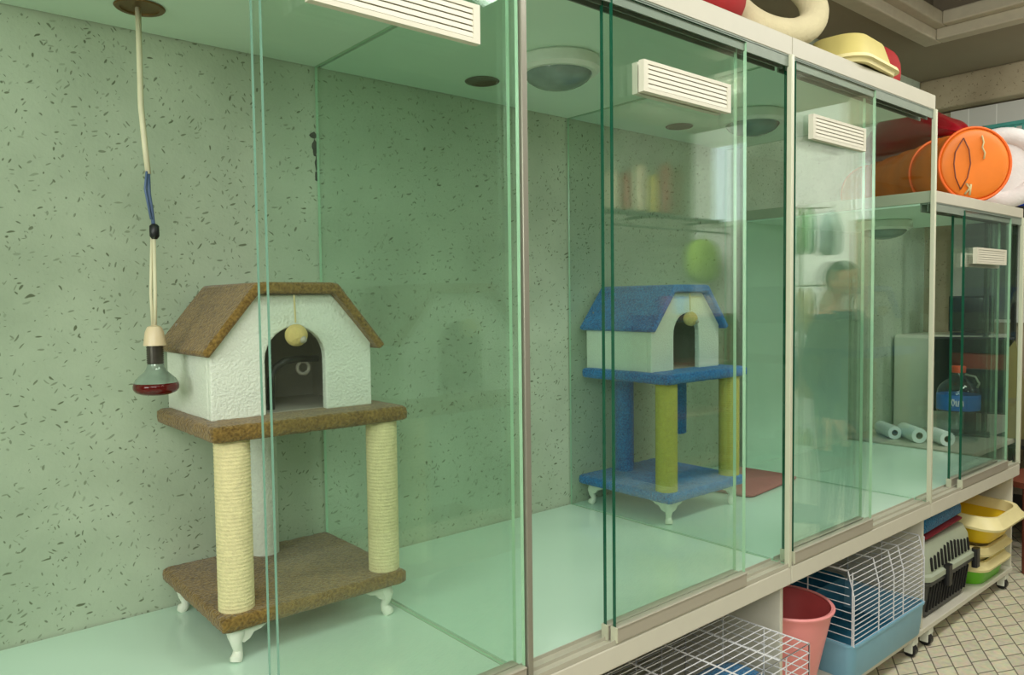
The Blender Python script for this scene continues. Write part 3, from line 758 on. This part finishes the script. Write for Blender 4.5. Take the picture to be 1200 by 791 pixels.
# water bottle
t = thing('water_bottle', 'large clear water bottle with orange cap and blue label on the desk', 'bottle', (4.68, 1.625, ZD))
b = B(); s = 1.0
prof = [(.085, 0), (.104, .004), (.108, .014)]
for k in range(6): prof += [(.108, .03 + k * .022), (.103, .041 + k * .022)]
prof += [(.108, .165), (.108, .262), (.104, .285), (.09, .312), (.066, .336), (.044, .352), (.032, .362), (.031, .385)]
lathe(b, prof, seg=36, caps=False); obj('bottle_body', b, M['water'], t, smooth=True)
b = B(); lathe(b, [(.1085, .172), (.1092, .174), (.1092, .256), (.1085, .258)], seg=36, caps=False); lb = obj('label_band', b, M['labelblue'], t, smooth=True)
b = B()
def onl(a, z): return (.1105 * math.cos(a), .1105 * math.sin(a), z)
a0 = math.atan2(-1.625, -4.68)
for pts in ([(.26, .235), (.3, .215), (.22, .2), (.16, .215), (.2, .235), (.26, .235)], [(.1, .23), (.08, .2), (.0, .2), (-.02, .23)], [(-.1, .2), (-.12, .228), (-.2, .228), (-.22, .2)], [(-.12, .214), (-.22, .214)]):
    tube(b, [onl(a0 - u, z) for u, z in pts], .0035, 6)
obj('lettering', b, M['labelwhite'], lb)
b = B(); lathe(b, [(.034, .378), (.036, .38), (.036, .412), (.033, .416), (.01, .417)], seg=28); obj('cap', b, M['capred'], t, smooth='auto')
b = B(); tube(b, [(.0, -.034, .37), (.0, -.085, .36), (.0, -.105, .325), (0, -.095, .30)], .006, 8); obj('carry_handle', b, M['carrierup'], t, smooth=True)
# monitor and fridge
t = thing('storage_fridge', 'white upright fridge cabinet against the far wall behind the desk', 'fridge', (5.22, 1.86, 0))
b = B(); box(b, -.2, .26, -.24, .26, .0, 1.18); obj('fridge_body', b, M['white'], t, bevel=.01)
b = B(); box(b, -.225, -.202, -.235, .255, .05, 1.17); d = obj('fridge_door', b, M['white'], t, bevel=.008)
b = B(); box(b, -.238, -.225, -.2, -.18, .7, .95); obj('handle', b, M['alu'], d)
def monitor(label, loc, rz, w, h, stand=.1):
    t = thing('computer_monitor', label, 'monitor', loc, rz)
    b = B(); box(b, -.02, .02, -w / 2, w / 2, stand, stand + h); o = obj('monitor_case', b, M['black'], t, bevel=.004)
    b = B(); box(b, -.0225, -.02, -w / 2 + .012, w / 2 - .012, stand + .014, stand + h - .012); obj('screen', b, M['screen'], o)
    b = B(); box(b, .0, .02, -.03, .03, .012, stand + .02); box(b, -.08, .08, -.1, .1, 0, .014); obj('stand', b, M['black'], t, bevel=.003)
monitor('large black monitor standing on the desk behind the water bottle', (4.88, 1.63, ZD), .32, .42, .44, .13)
monitor('smaller black monitor up on the white fridge, above the larger one', (5.2, 1.74, 1.181), .25, .24, .22, .02)
# brown chair
t = thing('wooden_chair', 'reddish brown wooden chair in front of the dark rack beyond the short cabinet', 'chair', (4.66, 1.26, 0), -.35)
for sx in (-.17, .17):
    for sy in (-.1, .1):
        b = B(); cyl(b, (sx, sy, 0), (sx, sy, .44), .016, .02, 10); obj('leg', b, M['brownwood'], t, smooth='auto')
b = B(); rr_box(b, -.2, .2, -.13, .13, .44, .47, .03); obj('seat', b, M['brownwood'], t)
b = B(); R = []
for z, k in ((.47, 0), (.7, .02), (.95, .05), (1.18, .09)):
    R.append([(.17 + k + du, v, z) for du, v in ((-.012, -.115), (.012, -.115), (.012, .115), (-.012, .115))])
ring_loft(b, R); obj('backrest', b, M['brownwood'], t, bevel=.006)
b = B()
prism(b, [(-.05, 0), (.10, 0), (.10, .5), (.06, .56)], lambda u, v, d: (d, u, v), 0, .012)
o = obj('cardboard_sheet', b, M['khaki']); o.location = (4.93, 1.36, ZD); o.rotation_euler = (0, -.06, .25)
tag(o, 'khaki cardboard sheet leaning upright beside the large black monitor', 'cardboard')
# poster on far wall
t = thing('wall_poster', 'white poster with a grey arch printed on it on the far wall', 'poster', (XF - .0135, 1.76, 1.25))
b = B(); box(b, -.006, 0, -.24, .2, 0, .76); obj('poster_sheet', b, M['whitewall'], t)
b = B(); prism(b, [(-.15, .02), (.13, .02), (.13, .55)] + [(-.01 + .14 * math.cos(a), .55 + .16 * math.sin(a)) for a in [PI * k / 12 for k in range(1, 12)]] + [(-.15, .55)], lambda u, v, d: (d, u, v), -.008, -.006)
obj('grey_arch', b, M['greyposter'], t)

# ------------------------------------------------------------------ under the cabinets
ZB = .1005
def wires(bm, p0, p1, q0, q1, n, r):
    for k in range(n + 1):
        f = k / n
        tube(bm, [Vector(p0).lerp(Vector(q0), f), Vector(p1).lerp(Vector(q1), f)], r, 6)
# large cage with blue base
t = thing('wire_cage', 'white wire rodent cage with a pale blue plastic base, right of the pink bin', 'cage', (2.825, 1.42, ZB))
hw, hd = .302, .23
b = B(); R = []
for f, z in ((.95, 0), (.96, .006), (1, .12), (1.015, .121), (1.015, .129), (.985, .129), (.94, .012)):
    R.append([(u * f, v * f, z) for u, v in rrect(-hw, hw, -hd, hd, .03, 4)])
ring_loft(b, R); obj('base_tray', b, M['cageblue'], t, smooth='auto')
b = B(); box(b, -hw * .93, hw * .93, -hd * .92, hd * .92, .013, .016); obj('litter_floor', b, M['caged'], t)
z0, z1, z2 = .127, .30, .385
b = B()
for k in range(11):
    z = z0 + (z1 - z0) * k / 10; tube(b, [(-hw + .01, -hd + .006, z), (hw - .01, -hd + .006, z)], .0016, 6)
for k in range(1, 5):
    f = k / 5; y = -hd + .006 + .022 * f; z = z1 + (z2 - z1) * f; tube(b, [(-hw + .01, y, z), (hw - .01, y, z)], .0016, 6)
for x in (-hw + .01, -hw + .2, .02, hw - .2, hw - .01):
    tube(b, [(x, -hd + .004, z0), (x, -hd + .004, z1), (x, -hd + .026, z2)], .0024, 6)
obj('front_grille', b, M['wire'], t)
for s, nm in ((-1, 'side_grille'), (1, 'side_grille')):
    b = B()
    for k in range(10):
        z = z0 + (z2 - z0) * k / 9; tube(b, [(s * (hw - .008), -hd + .03 * (k / 9), z), (s * (hw - .008), hd - .01, z)], .0016, 6)
    for y in (-hd + .008, -.06, .08, hd - .008): tube(b, [(s * (hw - .006), y, z0), (s * (hw - .006), y, z2)], .0024, 6)
    obj(nm, b, M['wire'], t)
b = B()
for k in range(13):
    y = -hd + .03 + (2 * hd - .04) * k / 12; tube(b, [(-hw + .01, y, z2), (hw - .01, y, z2)], .0016, 6)
for x in (-hw + .01, -hw + .2, .02, hw - .2, hw - .01): tube(b, [(x, -hd + .026, z2 + .002), (x, hd - .01, z2 + .002)], .0024, 6)
obj('top_grille', b, M['wire'], t)
b = B()
for k in range(10):
    z = z0 + (z2 - z0) * k / 9; tube(b, [(-hw + .01, hd - .006, z), (hw - .01, hd - .006, z)], .0016, 6)
obj('rear_grille', b, M['wire'], t)
b = B(); R = []
for f, z in ((.9, 0), (.95, .01), (1, .17), (.93, .176), (.9, .17), (.88, .012)): R.append([(u * f, v * f, z) for u, v in rrect(-.2, .2, -.08, .08, .03, 4)])
ring_loft(b, R); o = obj('plastic_box', b, M['caged'], smooth='auto'); o.location = (2.80, 1.52, ZB + .018)
tag(o, 'dark teal plastic box inside the wire cage with the pale blue base', 'box')
# pink bin
t = thing('waste_bin', 'pink plastic bin standing under the cabinets between the two wire cages', 'bin', (2.325, 1.345, ZB)); t.rotation_euler = (.05, .04, 0)
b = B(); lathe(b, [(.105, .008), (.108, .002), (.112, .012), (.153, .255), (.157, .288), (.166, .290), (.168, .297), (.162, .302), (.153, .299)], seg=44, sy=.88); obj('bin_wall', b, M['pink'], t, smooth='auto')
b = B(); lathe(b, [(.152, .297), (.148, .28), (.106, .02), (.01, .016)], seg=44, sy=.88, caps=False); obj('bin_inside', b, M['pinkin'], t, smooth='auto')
# remove cap over the mouth
o = [o for o in t.children if o.name.startswith('bin_wall')][0]
bm = bmesh.new(); bm.from_mesh(o.data); bm.faces.ensure_lookup_table()
bmesh.ops.delete(bm, geom=[f for f in bm.faces if len(f.verts) > 10 and f.calc_center_median().z > .2], context='FACES_ONLY'); bm.to_mesh(o.data); bm.free()
# small cage
t = thing('wire_cage', 'low white wire cage poking out past the shelf edge, left of the pink bin', 'cage', (1.70, 1.29, ZB))
hw, hd, hz = .31, .215, .34
def grid(fn, nu, nv, r, name):
    b = B()
    for k in range(nu + 1): tube(b, [fn(k / nu, 0), fn(k / nu, 1)], r, 6)
    for k in range(nv + 1): tube(b, [fn(0, k / nv), fn(1, k / nv)], r * 1.5, 6)
    obj(name, b, M['wire'], t)
grid(lambda u, v: (-hw + 2 * hw * v, -hd + 2 * hd * u, hz), 18, 4, .0016, 'top_grille')
grid(lambda u, v: (-hw + 2 * hw * v, -hd, hz * u), 13, 5, .0016, 'front_grille')
grid(lambda u, v: (hw, -hd + 2 * hd * v, hz * u), 13, 3, .0016, 'side_grille')
grid(lambda u, v: (-hw, -hd + 2 * hd * v, hz * u), 13, 3, .0016, 'side_grille')
grid(lambda u, v: (-hw + 2 * hw * v, hd, hz * u), 13, 5, .0016, 'rear_grille')
b = B(); rr_box(b, -hw + .004, hw - .004, -hd + .004, hd - .004, .002, .03, .02); obj('base_tray', b, M['carrierlo'], t)
b = B(); ball(b, (0, 0, .10), .1, 1.5, 1.1, 1.0, pw=.7); o = obj('folded_blanket', b, M['towel'], smooth=True); o.location = (1.87, 1.25, ZB + .034)
tag(o, 'bright blue folded blanket inside the low white wire cage', 'blanket')
b = B(); ball(b, (0, 0, .08), .08, 1.5, 1.2, 1.0, pw=.7); o = obj('cushion', b, M['brownwood'], smooth=True); o.location = (1.58, 1.23, ZB + .034)
tag(o, 'rust brown cushion inside the low white wire cage, left of the blue blanket', 'cushion')
# white sack left of the small cage
b = B(); R = []
for f, z in ((.9, 0), (1, .03), (1.02, .2), (.97, .34), (.9, .42), (.84, .437)): R.append([(u * f + .006 * math.sin(9 * v + 12 * z), v * f, z) for u, v in rrect(-.12, .12, -.12, .12, .03, 4)])
ring_loft(b, R); o = obj('white_sack', b, M['whitewall'], smooth='auto'); o.location = (1.27, 1.47, ZB)
tag(o, 'plain white sack standing under the cabinets at the left of the low cage', 'sack')
# pet carrier
t = thing('pet_carrier', 'grey and charcoal plastic pet carrier with a slotted side under the short cabinet', 'pet carrier', (3.468, 1.42, ZB))
def shell(bm, levels, r=.05, mi=0):
    ring_loft(bm, [[(u, v, z) for u, v in rrect(-a, a, -c, c, r, 5)] for a, c, z in levels], mi=mi)
b = B(); shell(b, [(.225, .165, 0), (.235, .175, .008), (.258, .195, .15)]); shell(b, [(.258, .195, .15), (.27, .208, .152), (.27, .208, .166), (.256, .195, .168)])
lo = obj('lower_shell', b, M['carrierlo'], t, smooth='auto')
b = B(); shell(b, [(.256, .195, .168), (.272, .212, .17), (.272, .212, .19), (.258, .198, .196), (.252, .19, .275), (.238, .176, .31), (.19, .13, .325)]); up = obj('upper_shell', b, M['carrierup'], t, smooth='auto')
b = B()
for k in range(12):
    u = -.2 + k * .036
    h0, h1 = .205, .272 - .012 * math.cos(k * PI / 5.5)
    R = []
    prism(b, [(u - .007, h0), (u + .007, h0), (u + .007, h1 - .006), (u, h1), (u - .007, h1 - .006)], lambda p, q, d: (p, -.199 + (q - .2) * .105 + d, q), -.004, .008)
obj('slots', b, M['slot'], up)
b = B()
for k in range(14):
    u = -.2 + k * .031
    prism(b, [(u - .005, .03), (u + .005, .03), (u + .005, .135), (u - .005, .135)], lambda p, q, d: (p, -.1795 - (q - .03) * .135 + d, q), -.004, .006)
obj('slots', b, M['slot'], lo)
for u in (-.07, .246):
    b = B(); rr_box(b, u - .022, u + .022, -.224, -.2, .12, .205, .008); obj('latch', b, M['black'], t)
b = B(); tube(b, [(-.09, 0, .318), (-.085, 0, .345), (-.06, 0, .352), (.06, 0, .352), (.085, 0, .345), (.09, 0, .318)], .010, 10); obj('handle', b, M['carrierlo'], t, smooth=True)
for o in list(t.children):
    if o.name.startswith('handle'): o.location.z = -.026
# towel with red trim on the carrier
t = thing('folded_towel', 'blue folded towel with red edge lying on the grey pet carrier', 'towel', (3.47, 1.40, ZB + .328))
b = B(); R = []
rr = random.Random(4)
for ins, z in ((.012, .028), (0, .036), (0, .06), (.006, .075), (.02, .088), (.05, .094)):
    R.append([(u + .004 * math.sin(14 * v), v, z * 1.25 - .018 + .012 * math.sin(u * 9 + 1) + .006 * math.sin(v * 30)) for u, v in rrect(-.22 + ins, .22 - ins, -.15 + ins, .155 - ins, .04, 5)])
ring_loft(b, R); obj('towel_fabric', b, M['towel'], t, smooth=True)
b = B(); R = []
for ins, z in ((.01, .002), (0, .006), (0, .012), (.014, .018)):
    R.append([(u, v, z + .012 * math.sin(u * 9 + 1) * (z > .005)) for u, v in rrect(-.215 + ins, .215 - ins, -.155 + ins, .155 - ins, .04, 5)])
ring_loft(b, R); obj('red_edge', b, M['redtrim'], t, smooth=True)
# litter trays stack
tray('litter_tray', 'lime green litter tray with cream rim, bottom of the stack under the short cabinet', (3.97, 1.38, ZB), (0, 0, 0), .36, .34, .075, M['green'], M['cream'], .035, .02, .1, group='stacked litter trays')
tray('litter_tray', 'pale cream litter tray tilted in the middle of the stack under the short cabinet', (3.97, 1.38, ZB + .115), (.10, .0, .0), .36, .34, .05, M['cream'], M['cream'], .03, .02, .14, group='stacked litter trays')
tray('litter_tray', 'bright yellow litter tray with broad cream wavy rim, top of the stack', (3.968, 1.345, ZB + .20), (.03, -.02, .0), .37, .36, .085, M['yellow'], M['cream'], .05, .03, .2, dip=.02, group='stacked litter trays')

# ------------------------------------------------------------------ what the panes mirror: the other side of the aisle
t = thing('hanging_rail', 'dark wall rail with two bars along the opposite wall', 'rail', (4.6, -1.6, 0))
b = B(); tube(b, [(-1.0, .28, 2.06), (.86, .28, 2.06)], .016, 10); tube(b, [(-.7, .34, 1.96), (.86, .34, 1.96)], .008, 8); obj('bar', b, M['rack'], t)
for x in (-.9, 0, .8):
    b = B(); tube(b, [(x, -.015, 2.06), (x, .34, 2.06)], .012, 8); tube(b, [(x, .34, 2.06), (x, .34, 1.96)], .008, 8); obj('bracket', b, M['rack'], t)
cols = ['red', 'beige', 'brownp', 'packgreen', 'beige', 'red', 'beige', 'packyel', 'red', 'brownp']
names = ['red', 'beige', 'brown', 'green', 'beige', 'red', 'beige', 'yellow', 'red', 'brown']
proto = None
for k in range(10):
    x = 3.75 + k * .165
    b = B(); h = random.uniform(.28, .5); w = random.uniform(.05, .075)
    R = []
    for f, z in ((.5, 0), (1, .02), (1, h * .8), (.7, h * .95), (.2, h)): R.append([(w * f * math.cos(a), .02 * f * math.sin(a), z) for a in (2 * PI * j / 14 for j in range(14))])
    ring_loft(b, R); tube(b, [(0, 0, h - .01), (0, 0, h + .03)], .004, 6)
    o = obj('hanging_pack', b, M[cols[k]], smooth='auto'); o.location = (x, -1.575, 2.13)
    tag(o, f"{names[k]} pack hanging on the opposite wall, mirrored in the glass, " + ['nearest the camera', 'second from the camera', 'third from the camera', 'fourth from the camera', 'fifth from the camera', 'sixth from the camera', 'seventh from the camera', 'eighth from the camera', 'next to the last pack', 'nearest the far window'][k], 'pack', 'packs hung on the opposite wall')
b = B(); ball(b, (0, 0, 0), .19, 1, .45, .95, pw=.85); tube(b, [(0, 0, .17), (0, .012, .2), (0, 0, .225), (0, -.012, .2), (0, 0, .17)], .004, 6); o = obj('plush_cushion', b, M['lime'], smooth=True); o.location = (5.13, -1.26, 1.722)
tag(o, 'lime green plush cushion hanging from the rail on the opposite side', 'cushion')
b = B()
for k in range(3): pass
# tall shelf with pots under the rail
t = thing('shelf_unit', 'brown open shelf unit against the opposite wall below the rail', 'shelf', (5.0, -1.36, 0))
for z in (.1, .5, .9, 1.28):
    b = B(); box(b, -.4, .4, -.2, .2, z, z + .02); obj('shelf', b, M['brownwood'], t)
for sx in (-.41, .41):
    b = B(); box(b, sx - .01, sx + .01, -.2, .2, 0, 1.3); obj('side_panel', b, M['brownwood'], t)
for k, (m_, nm) in enumerate((('red', 'red'), ('labelblue', 'blue'), ('packyel', 'yellow'), ('beige', 'beige'))):
    b = B(); lathe(b, [(.04, 0), (.05, .01), (.055, .12), (.05, .14), (.02, .15)], seg=18)
    o = obj('storage_jar', b, M[m_], smooth='auto'); o.location = (4.72 + k * .18, -1.3, 1.3)
    tag(o, f'{nm} storage jar on the top of the brown shelf unit', 'jar', 'jars on the shelf unit')
# revolving stand with bagged goods
t = thing('display_stand', 'slim chrome display stand hung with bagged goods beside the person', 'display stand', (4.62, -.16, 0))
b = B(); cyl(b, (0, 0, .02), (0, 0, 2.0), .016, seg=14); obj('pole', b, M['alu'], t, smooth='auto')
b = B(); lathe(b, [(.22, 0), (.22, .015), (.03, .035)], seg=28); obj('base', b, M['rack'], t, smooth='auto')
for z in (2.0, 1.5, 1.1):
    b = B()
    for k in range(4):
        a = PI / 4 + k * PI / 2; tube(b, [(0, 0, z), (.2 * math.cos(a), .2 * math.sin(a), z), (.215 * math.cos(a), .215 * math.sin(a), z + .02)], .006, 6)
    obj('hook', b, M['alu'], t)
k = 0
nm = ['clear', 'green', 'blue', 'clear', 'beige', 'yellow', 'red', 'clear', 'green', 'yellow', 'clear', 'blue']
mm = ['clearbag', 'packgreen', 'packblue', 'clearbag', 'beige', 'packyel', 'red', 'clearbag', 'packgreen', 'packyel', 'clearbag', 'packblue']
for zi, z in enumerate((2.0, 1.5, 1.1)):
    for j in range(4):
        a = PI / 4 + j * PI / 2
        b = B(); R = []
        for f, zz in ((.6, -.3), (1, -.27), (1.0, -.12), (.8, -.05), (.15, -.008)):
            R.append([((.07 * f) * math.cos(q) + .008 * math.sin(3 * q + zz * 40), (.035 * f) * math.sin(q), zz) for q in (2 * PI * i / 16 for i in range(16))])
        ring_loft(b, R); o = obj('goods_bag', b, M[mm[k]], smooth='auto'); o.location = (4.62 + .19 * math.cos(a), -.16 + .19 * math.sin(a), z - .006); o.rotation_euler = (0, 0, a)
        tag(o, f"{nm[k]} goods bag on the {('top', 'middle', 'bottom')[zi]} hooks of the chrome stand, " + ('far cabinet side', 'near cabinet side', 'near aisle side', 'far aisle side')[j], 'bag', 'bagged goods on the stand'); k += 1

for (x, y, top, mt_) in ((4.93, -.27, 'yellow', 'packyel'), (5.02, .02, 'green', 'packgreen')):
    t = thing('spray_bottle', f'tall white floor bottle with {top} top, mirrored low in the third cabinet', 'bottle', (x, y, 0), group='tall white bottles on the aisle floor')
    b = B(); lathe(b, [(.05, 0), (.06, .01), (.06, .3), (.05, .36), (.03, .40)], seg=24); obj('bottle_body', b, M['white'], t, smooth='auto')
    b = B(); lathe(b, [(.03, .40), (.034, .405), (.034, .47), (.02, .5), (.012, .52)], seg=20); obj('cap', b, M[mt_], t, smooth='auto')
# ------------------------------------------------------------------ person mirrored in the third cabinet's doors
def person(loc, rz):
    t = thing('person', 'person in a dark jacket standing in the aisle, mirrored in the third cabinet', 'person', loc, rz)
    # facing +x locally, z up, height about 1.62
    V = {}; verts = []; rad = []; edges = []
    def v(n, p, r): V[n] = len(verts); verts.append(p); rad.append(r)
    def e(*ns):
        for a, c in zip(ns, ns[1:]): edges.append((V[a], V[c]))
    v('pel', (0, 0, .86), (.145, .115)); v('waist', (0, 0, 1.0), (.14, .105)); v('chest', (.0, 0, 1.17), (.16, .115)); v('ups', (-.01, 0, 1.29), (.12, .09))
    v('neck', (-.005, 0, 1.365), (.052, .05)); v('head0', (.015, 0, 1.43), (.065, .06)); v('head1', (.02, 0, 1.50), (.088, .078)); v('head2', (.01, 0, 1.565), (.08, .072))
    e('pel', 'waist', 'chest', 'ups', 'neck', 'head0', 'head1', 'head2')
    for s, n in ((1, 'l'), (-1, 'r')):
        v('sh' + n, (-.01, s * .165, 1.29), (.065, .06)); v('el' + n, (-.03, s * .235, 1.03), (.046, .046)); v('wr' + n, (.12 if s > 0 else .05, s * .21, .83 if s > 0 else .80), (.03, .028)); e('ups', 'sh' + n, 'el' + n, 'wr' + n)
        wx, wy, wz = verts[V['wr' + n]]
        v('pa' + n, (wx + .04, wy, wz - .06), (.034, .018)); e('wr' + n, 'pa' + n)
        for q in range(4):
            oy = (q - 1.5) * .017; ln = (.052, .06, .056, .044)[q]
            v(f'f{q}{n}', (wx + .062 - .0, wy + oy, wz - .10), (.0095, .009)); v(f'g{q}{n}', (wx + .07, wy + oy, wz - .10 - ln * .6), (.008, .008)); v(f'h{q}{n}', (wx + .062, wy + oy, wz - .10 - ln * 1.15), (.0065, .0065))
            e('pa' + n, f'f{q}{n}', f'g{q}{n}', f'h{q}{n}')
        v('th' + n, (wx + .06, wy - s * .035, wz - .06), (.011, .01)); v('ti' + n, (wx + .085, wy - s * .045, wz - .095), (.008, .008)); e('pa' + n, 'th' + n, 'ti' + n)
        v('hip' + n, (0, s * .09, .80), (.098, .095)); v('kn' + n, (.02, s * .10, .46), (.062, .06)); v('an' + n, (-.01, s * .105, .09), (.042, .04)); v('to' + n, (.14, s * .12, .035), (.034, .04)); e('pel', 'hip' + n, 'kn' + n, 'an' + n, 'to' + n)
    me = bpy.data.meshes.new('tmp'); me.from_pydata(verts, edges, [])
    o = bpy.data.objects.new('tmp', me); C.objects.link(o)
    o.modifiers.new('skin', 'SKIN')
    if not me.skin_vertices: 
        bpy.context.view_layer.objects.active = o
    for i, sv in enumerate(me.skin_vertices[0].data):
        sv.radius = rad[i]; sv.use_root = (i == 0)
    s = o.modifiers.new('s', 'SUBSURF'); s.levels = 3
    bpy.context.view_layer.update()
    dg = bpy.context.evaluated_depsgraph_get(); ev = o.evaluated_get(dg)
    nm_ = bpy.data.meshes.new_from_object(ev)
    bpy.data.objects.remove(o)
    nm_.materials.clear()
    for m_ in ('skin', 'jacket', 'trousers', 'shoe', 'lip'): nm_.materials.append(M[m_])
    for p in nm_.polygons:
        p.use_smooth = True; c = p.center
        handz = c.z < .80 and abs(c.y) > .155 and c.z > .62 and c.x > .02
        if c.z > 1.338 or handz: p.material_index = 0
        elif c.z < .075: p.material_index = 3
        elif c.z < .82 and abs(c.y) < .19: p.material_index = 2
        else: p.material_index = 1
    # shape the head into an egg with a narrower jaw, then the nose and sockets
    hc = Vector((.016, 0, 1.498))
    for w in nm_.vertices:
        k = min(1, max(0, (w.co.z - 1.395) / .03))
        if k > 0 and abs(w.co.y) < .15:
            d = w.co - hc; d = Vector((d.x, d.y, d.z))
            if d.length < 1e-4: continue
            u = d.normalized(); jaw = 1 - .22 * max(0, -u.z) 
            e = 1 / math.sqrt((u.x / (.092 * jaw)) ** 2 + (u.y / (.074 * jaw)) ** 2 + (u.z / .112) ** 2)
            tgt = hc + u * e
            if w.co.z < 1.43 and w.co.x < .03: k *= .25
            w.co = w.co.lerp(tgt, k)
    for w in nm_.vertices:
        if w.co.z > 1.40 and w.co.x > .06:
            d = math.hypot(w.co.y, (w.co.z - 1.475) * .8); w.co.x += .02 * math.exp(-(d / .018) ** 2)
            for s in (-1, 1):
                d = math.hypot(w.co.y - s * .032, w.co.z - 1.507); w.co.x -= .008 * math.exp(-(d / .018) ** 2)
    body = bpy.data.objects.new('body', nm_); C.objects.link(body); body.parent = t
    for s in (-1, 1):
        b = B(); ball(b, (.0845, s * .030, 1.510), .0115); ball(b, (.0935, s * .030, 1.510), .0052, .6, mi=1); obj('eye', b, [M['eye'], M['iris']], t, smooth=True)
        b = B(); ball(b, (.008, s * .075, 1.49), .03, .6, .3, 1.1); obj('ear', b, M['skin'], t, smooth=True)
    b = B(); ball(b, (.106, 0, 1.482), .016, .85, .75, 1.5); obj('nose', b, M['skin'], t, smooth=True)
    b = B(); ball(b, (.094, 0, 1.444), .018, .5, 1.2, .33); obj('mouth', b, M['lip'], t, smooth=True)
    # hair cap, cut away at the face
    b = B(); ball(b, (.004, 0, 1.525), .094, 1.02, .86, 1.03, u=48, v=32)
    bmesh.ops.delete(b, geom=[f for f in b.faces if (f.calc_center_median().x > .035 - (1.56 - f.calc_center_median().z) * .25 and f.calc_center_median().z < 1.578 - abs(f.calc_center_median().y) * .15) or f.calc_center_median().z < 1.45 - f.calc_center_median().x * .3], context='FACES')
    obj('hair', b, M['hair'], t, smooth=True)
    b = B(); torus(b, (.0, 0, 1.335), .088, .024, (.12, 0, 1), 36, 10, sq=1.1); obj('collar', b, M['jacket'], t, smooth=True)
    return t
person((4.0, .42, 0), 1.75)

# ------------------------------------------------------------------ lights
def area(name, loc, target, sx, sy, power, col):
    l = bpy.data.lights.new(name, 'AREA'); l.shape = 'RECTANGLE'; l.size = sx; l.size_y = sy; l.energy = power; l.color = col
    o = bpy.data.objects.new(name, l); C.objects.link(o); o.location = loc
    o.rotation_euler = (Vector(target) - Vector(loc)).to_track_quat('-Z', 'Y').to_euler(); return o
area('shop_light_left', (-2.2, .5, 1.9), (1.0, 1.6, 1.0), 1.4, 1.2, 33, (1, .99, .93))
area('shop_light_front', (-.9, -.9, 2.45), (1.4, 1.9, 1.1), 1.6, .8, 30, (1, .99, .93))
area('shop_light_aisle', (1.2, .35, 2.80), (1.4, .9, .6), 2.2, .5, 24, (1, .99, .93))
area('shop_light_far', (3.6, .35, 2.80), (3.6, .45, 0), 2.0, .4, 24, (1, .98, .9))
area('added_end_fill', (4.1, -.75, 2.3), (5.5, -.8, 2.1),   .6, .6, 36, (1, .98, .95))  # added fill, no fixture here; brightens the white wall the panes mirror
w = bpy.data.worlds.new('world'); bpy.context.scene.world = w; w.use_nodes = True
w.node_tree.nodes['Background'].inputs[0].default_value = (.5, .54, .48, 1); w.node_tree.nodes['Background'].inputs[1].default_value = .4

# ------------------------------------------------------------------ camera
yaw, pitch, roll_, f = .7036, .0491, -.0124, 889.78
cy_, sy_ = math.cos(yaw), math.sin(yaw)
fw = Vector((sy_ * math.cos(pitch), cy_ * math.cos(pitch), -math.sin(pitch)))
r_ = Vector((cy_, -sy_, 0)); u_ = r_.cross(fw)
R2 = r_ * math.cos(roll_) + u_ * math.sin(roll_); U2 = -r_ * math.sin(roll_) + u_ * math.cos(roll_)
cam = bpy.data.cameras.new('camera'); co = bpy.data.objects.new('camera', cam); C.objects.link(co)
mt = Matrix((R2, U2, -fw)).transposed().to_4x4(); mt.translation = (0, 0, H); co.matrix_world = mt
cam.sensor_fit = 'HORIZONTAL'; cam.sensor_width = 36; cam.lens = f / 1200 * 36; cam.clip_start = .02
bpy.context.scene.camera = co
sc = bpy.context.scene
sc.view_settings.view_transform = 'Standard'; sc.view_settings.look = 'None'; sc.view_settings.exposure = .42
try:
    sc.cycles.transparent_max_bounces = 48; sc.cycles.max_bounces = 14; sc.cycles.glossy_bounces = 6; sc.cycles.sample_clamp_indirect = 4
    sc.cycles.diffuse_bounces = 5
except Exception: pass
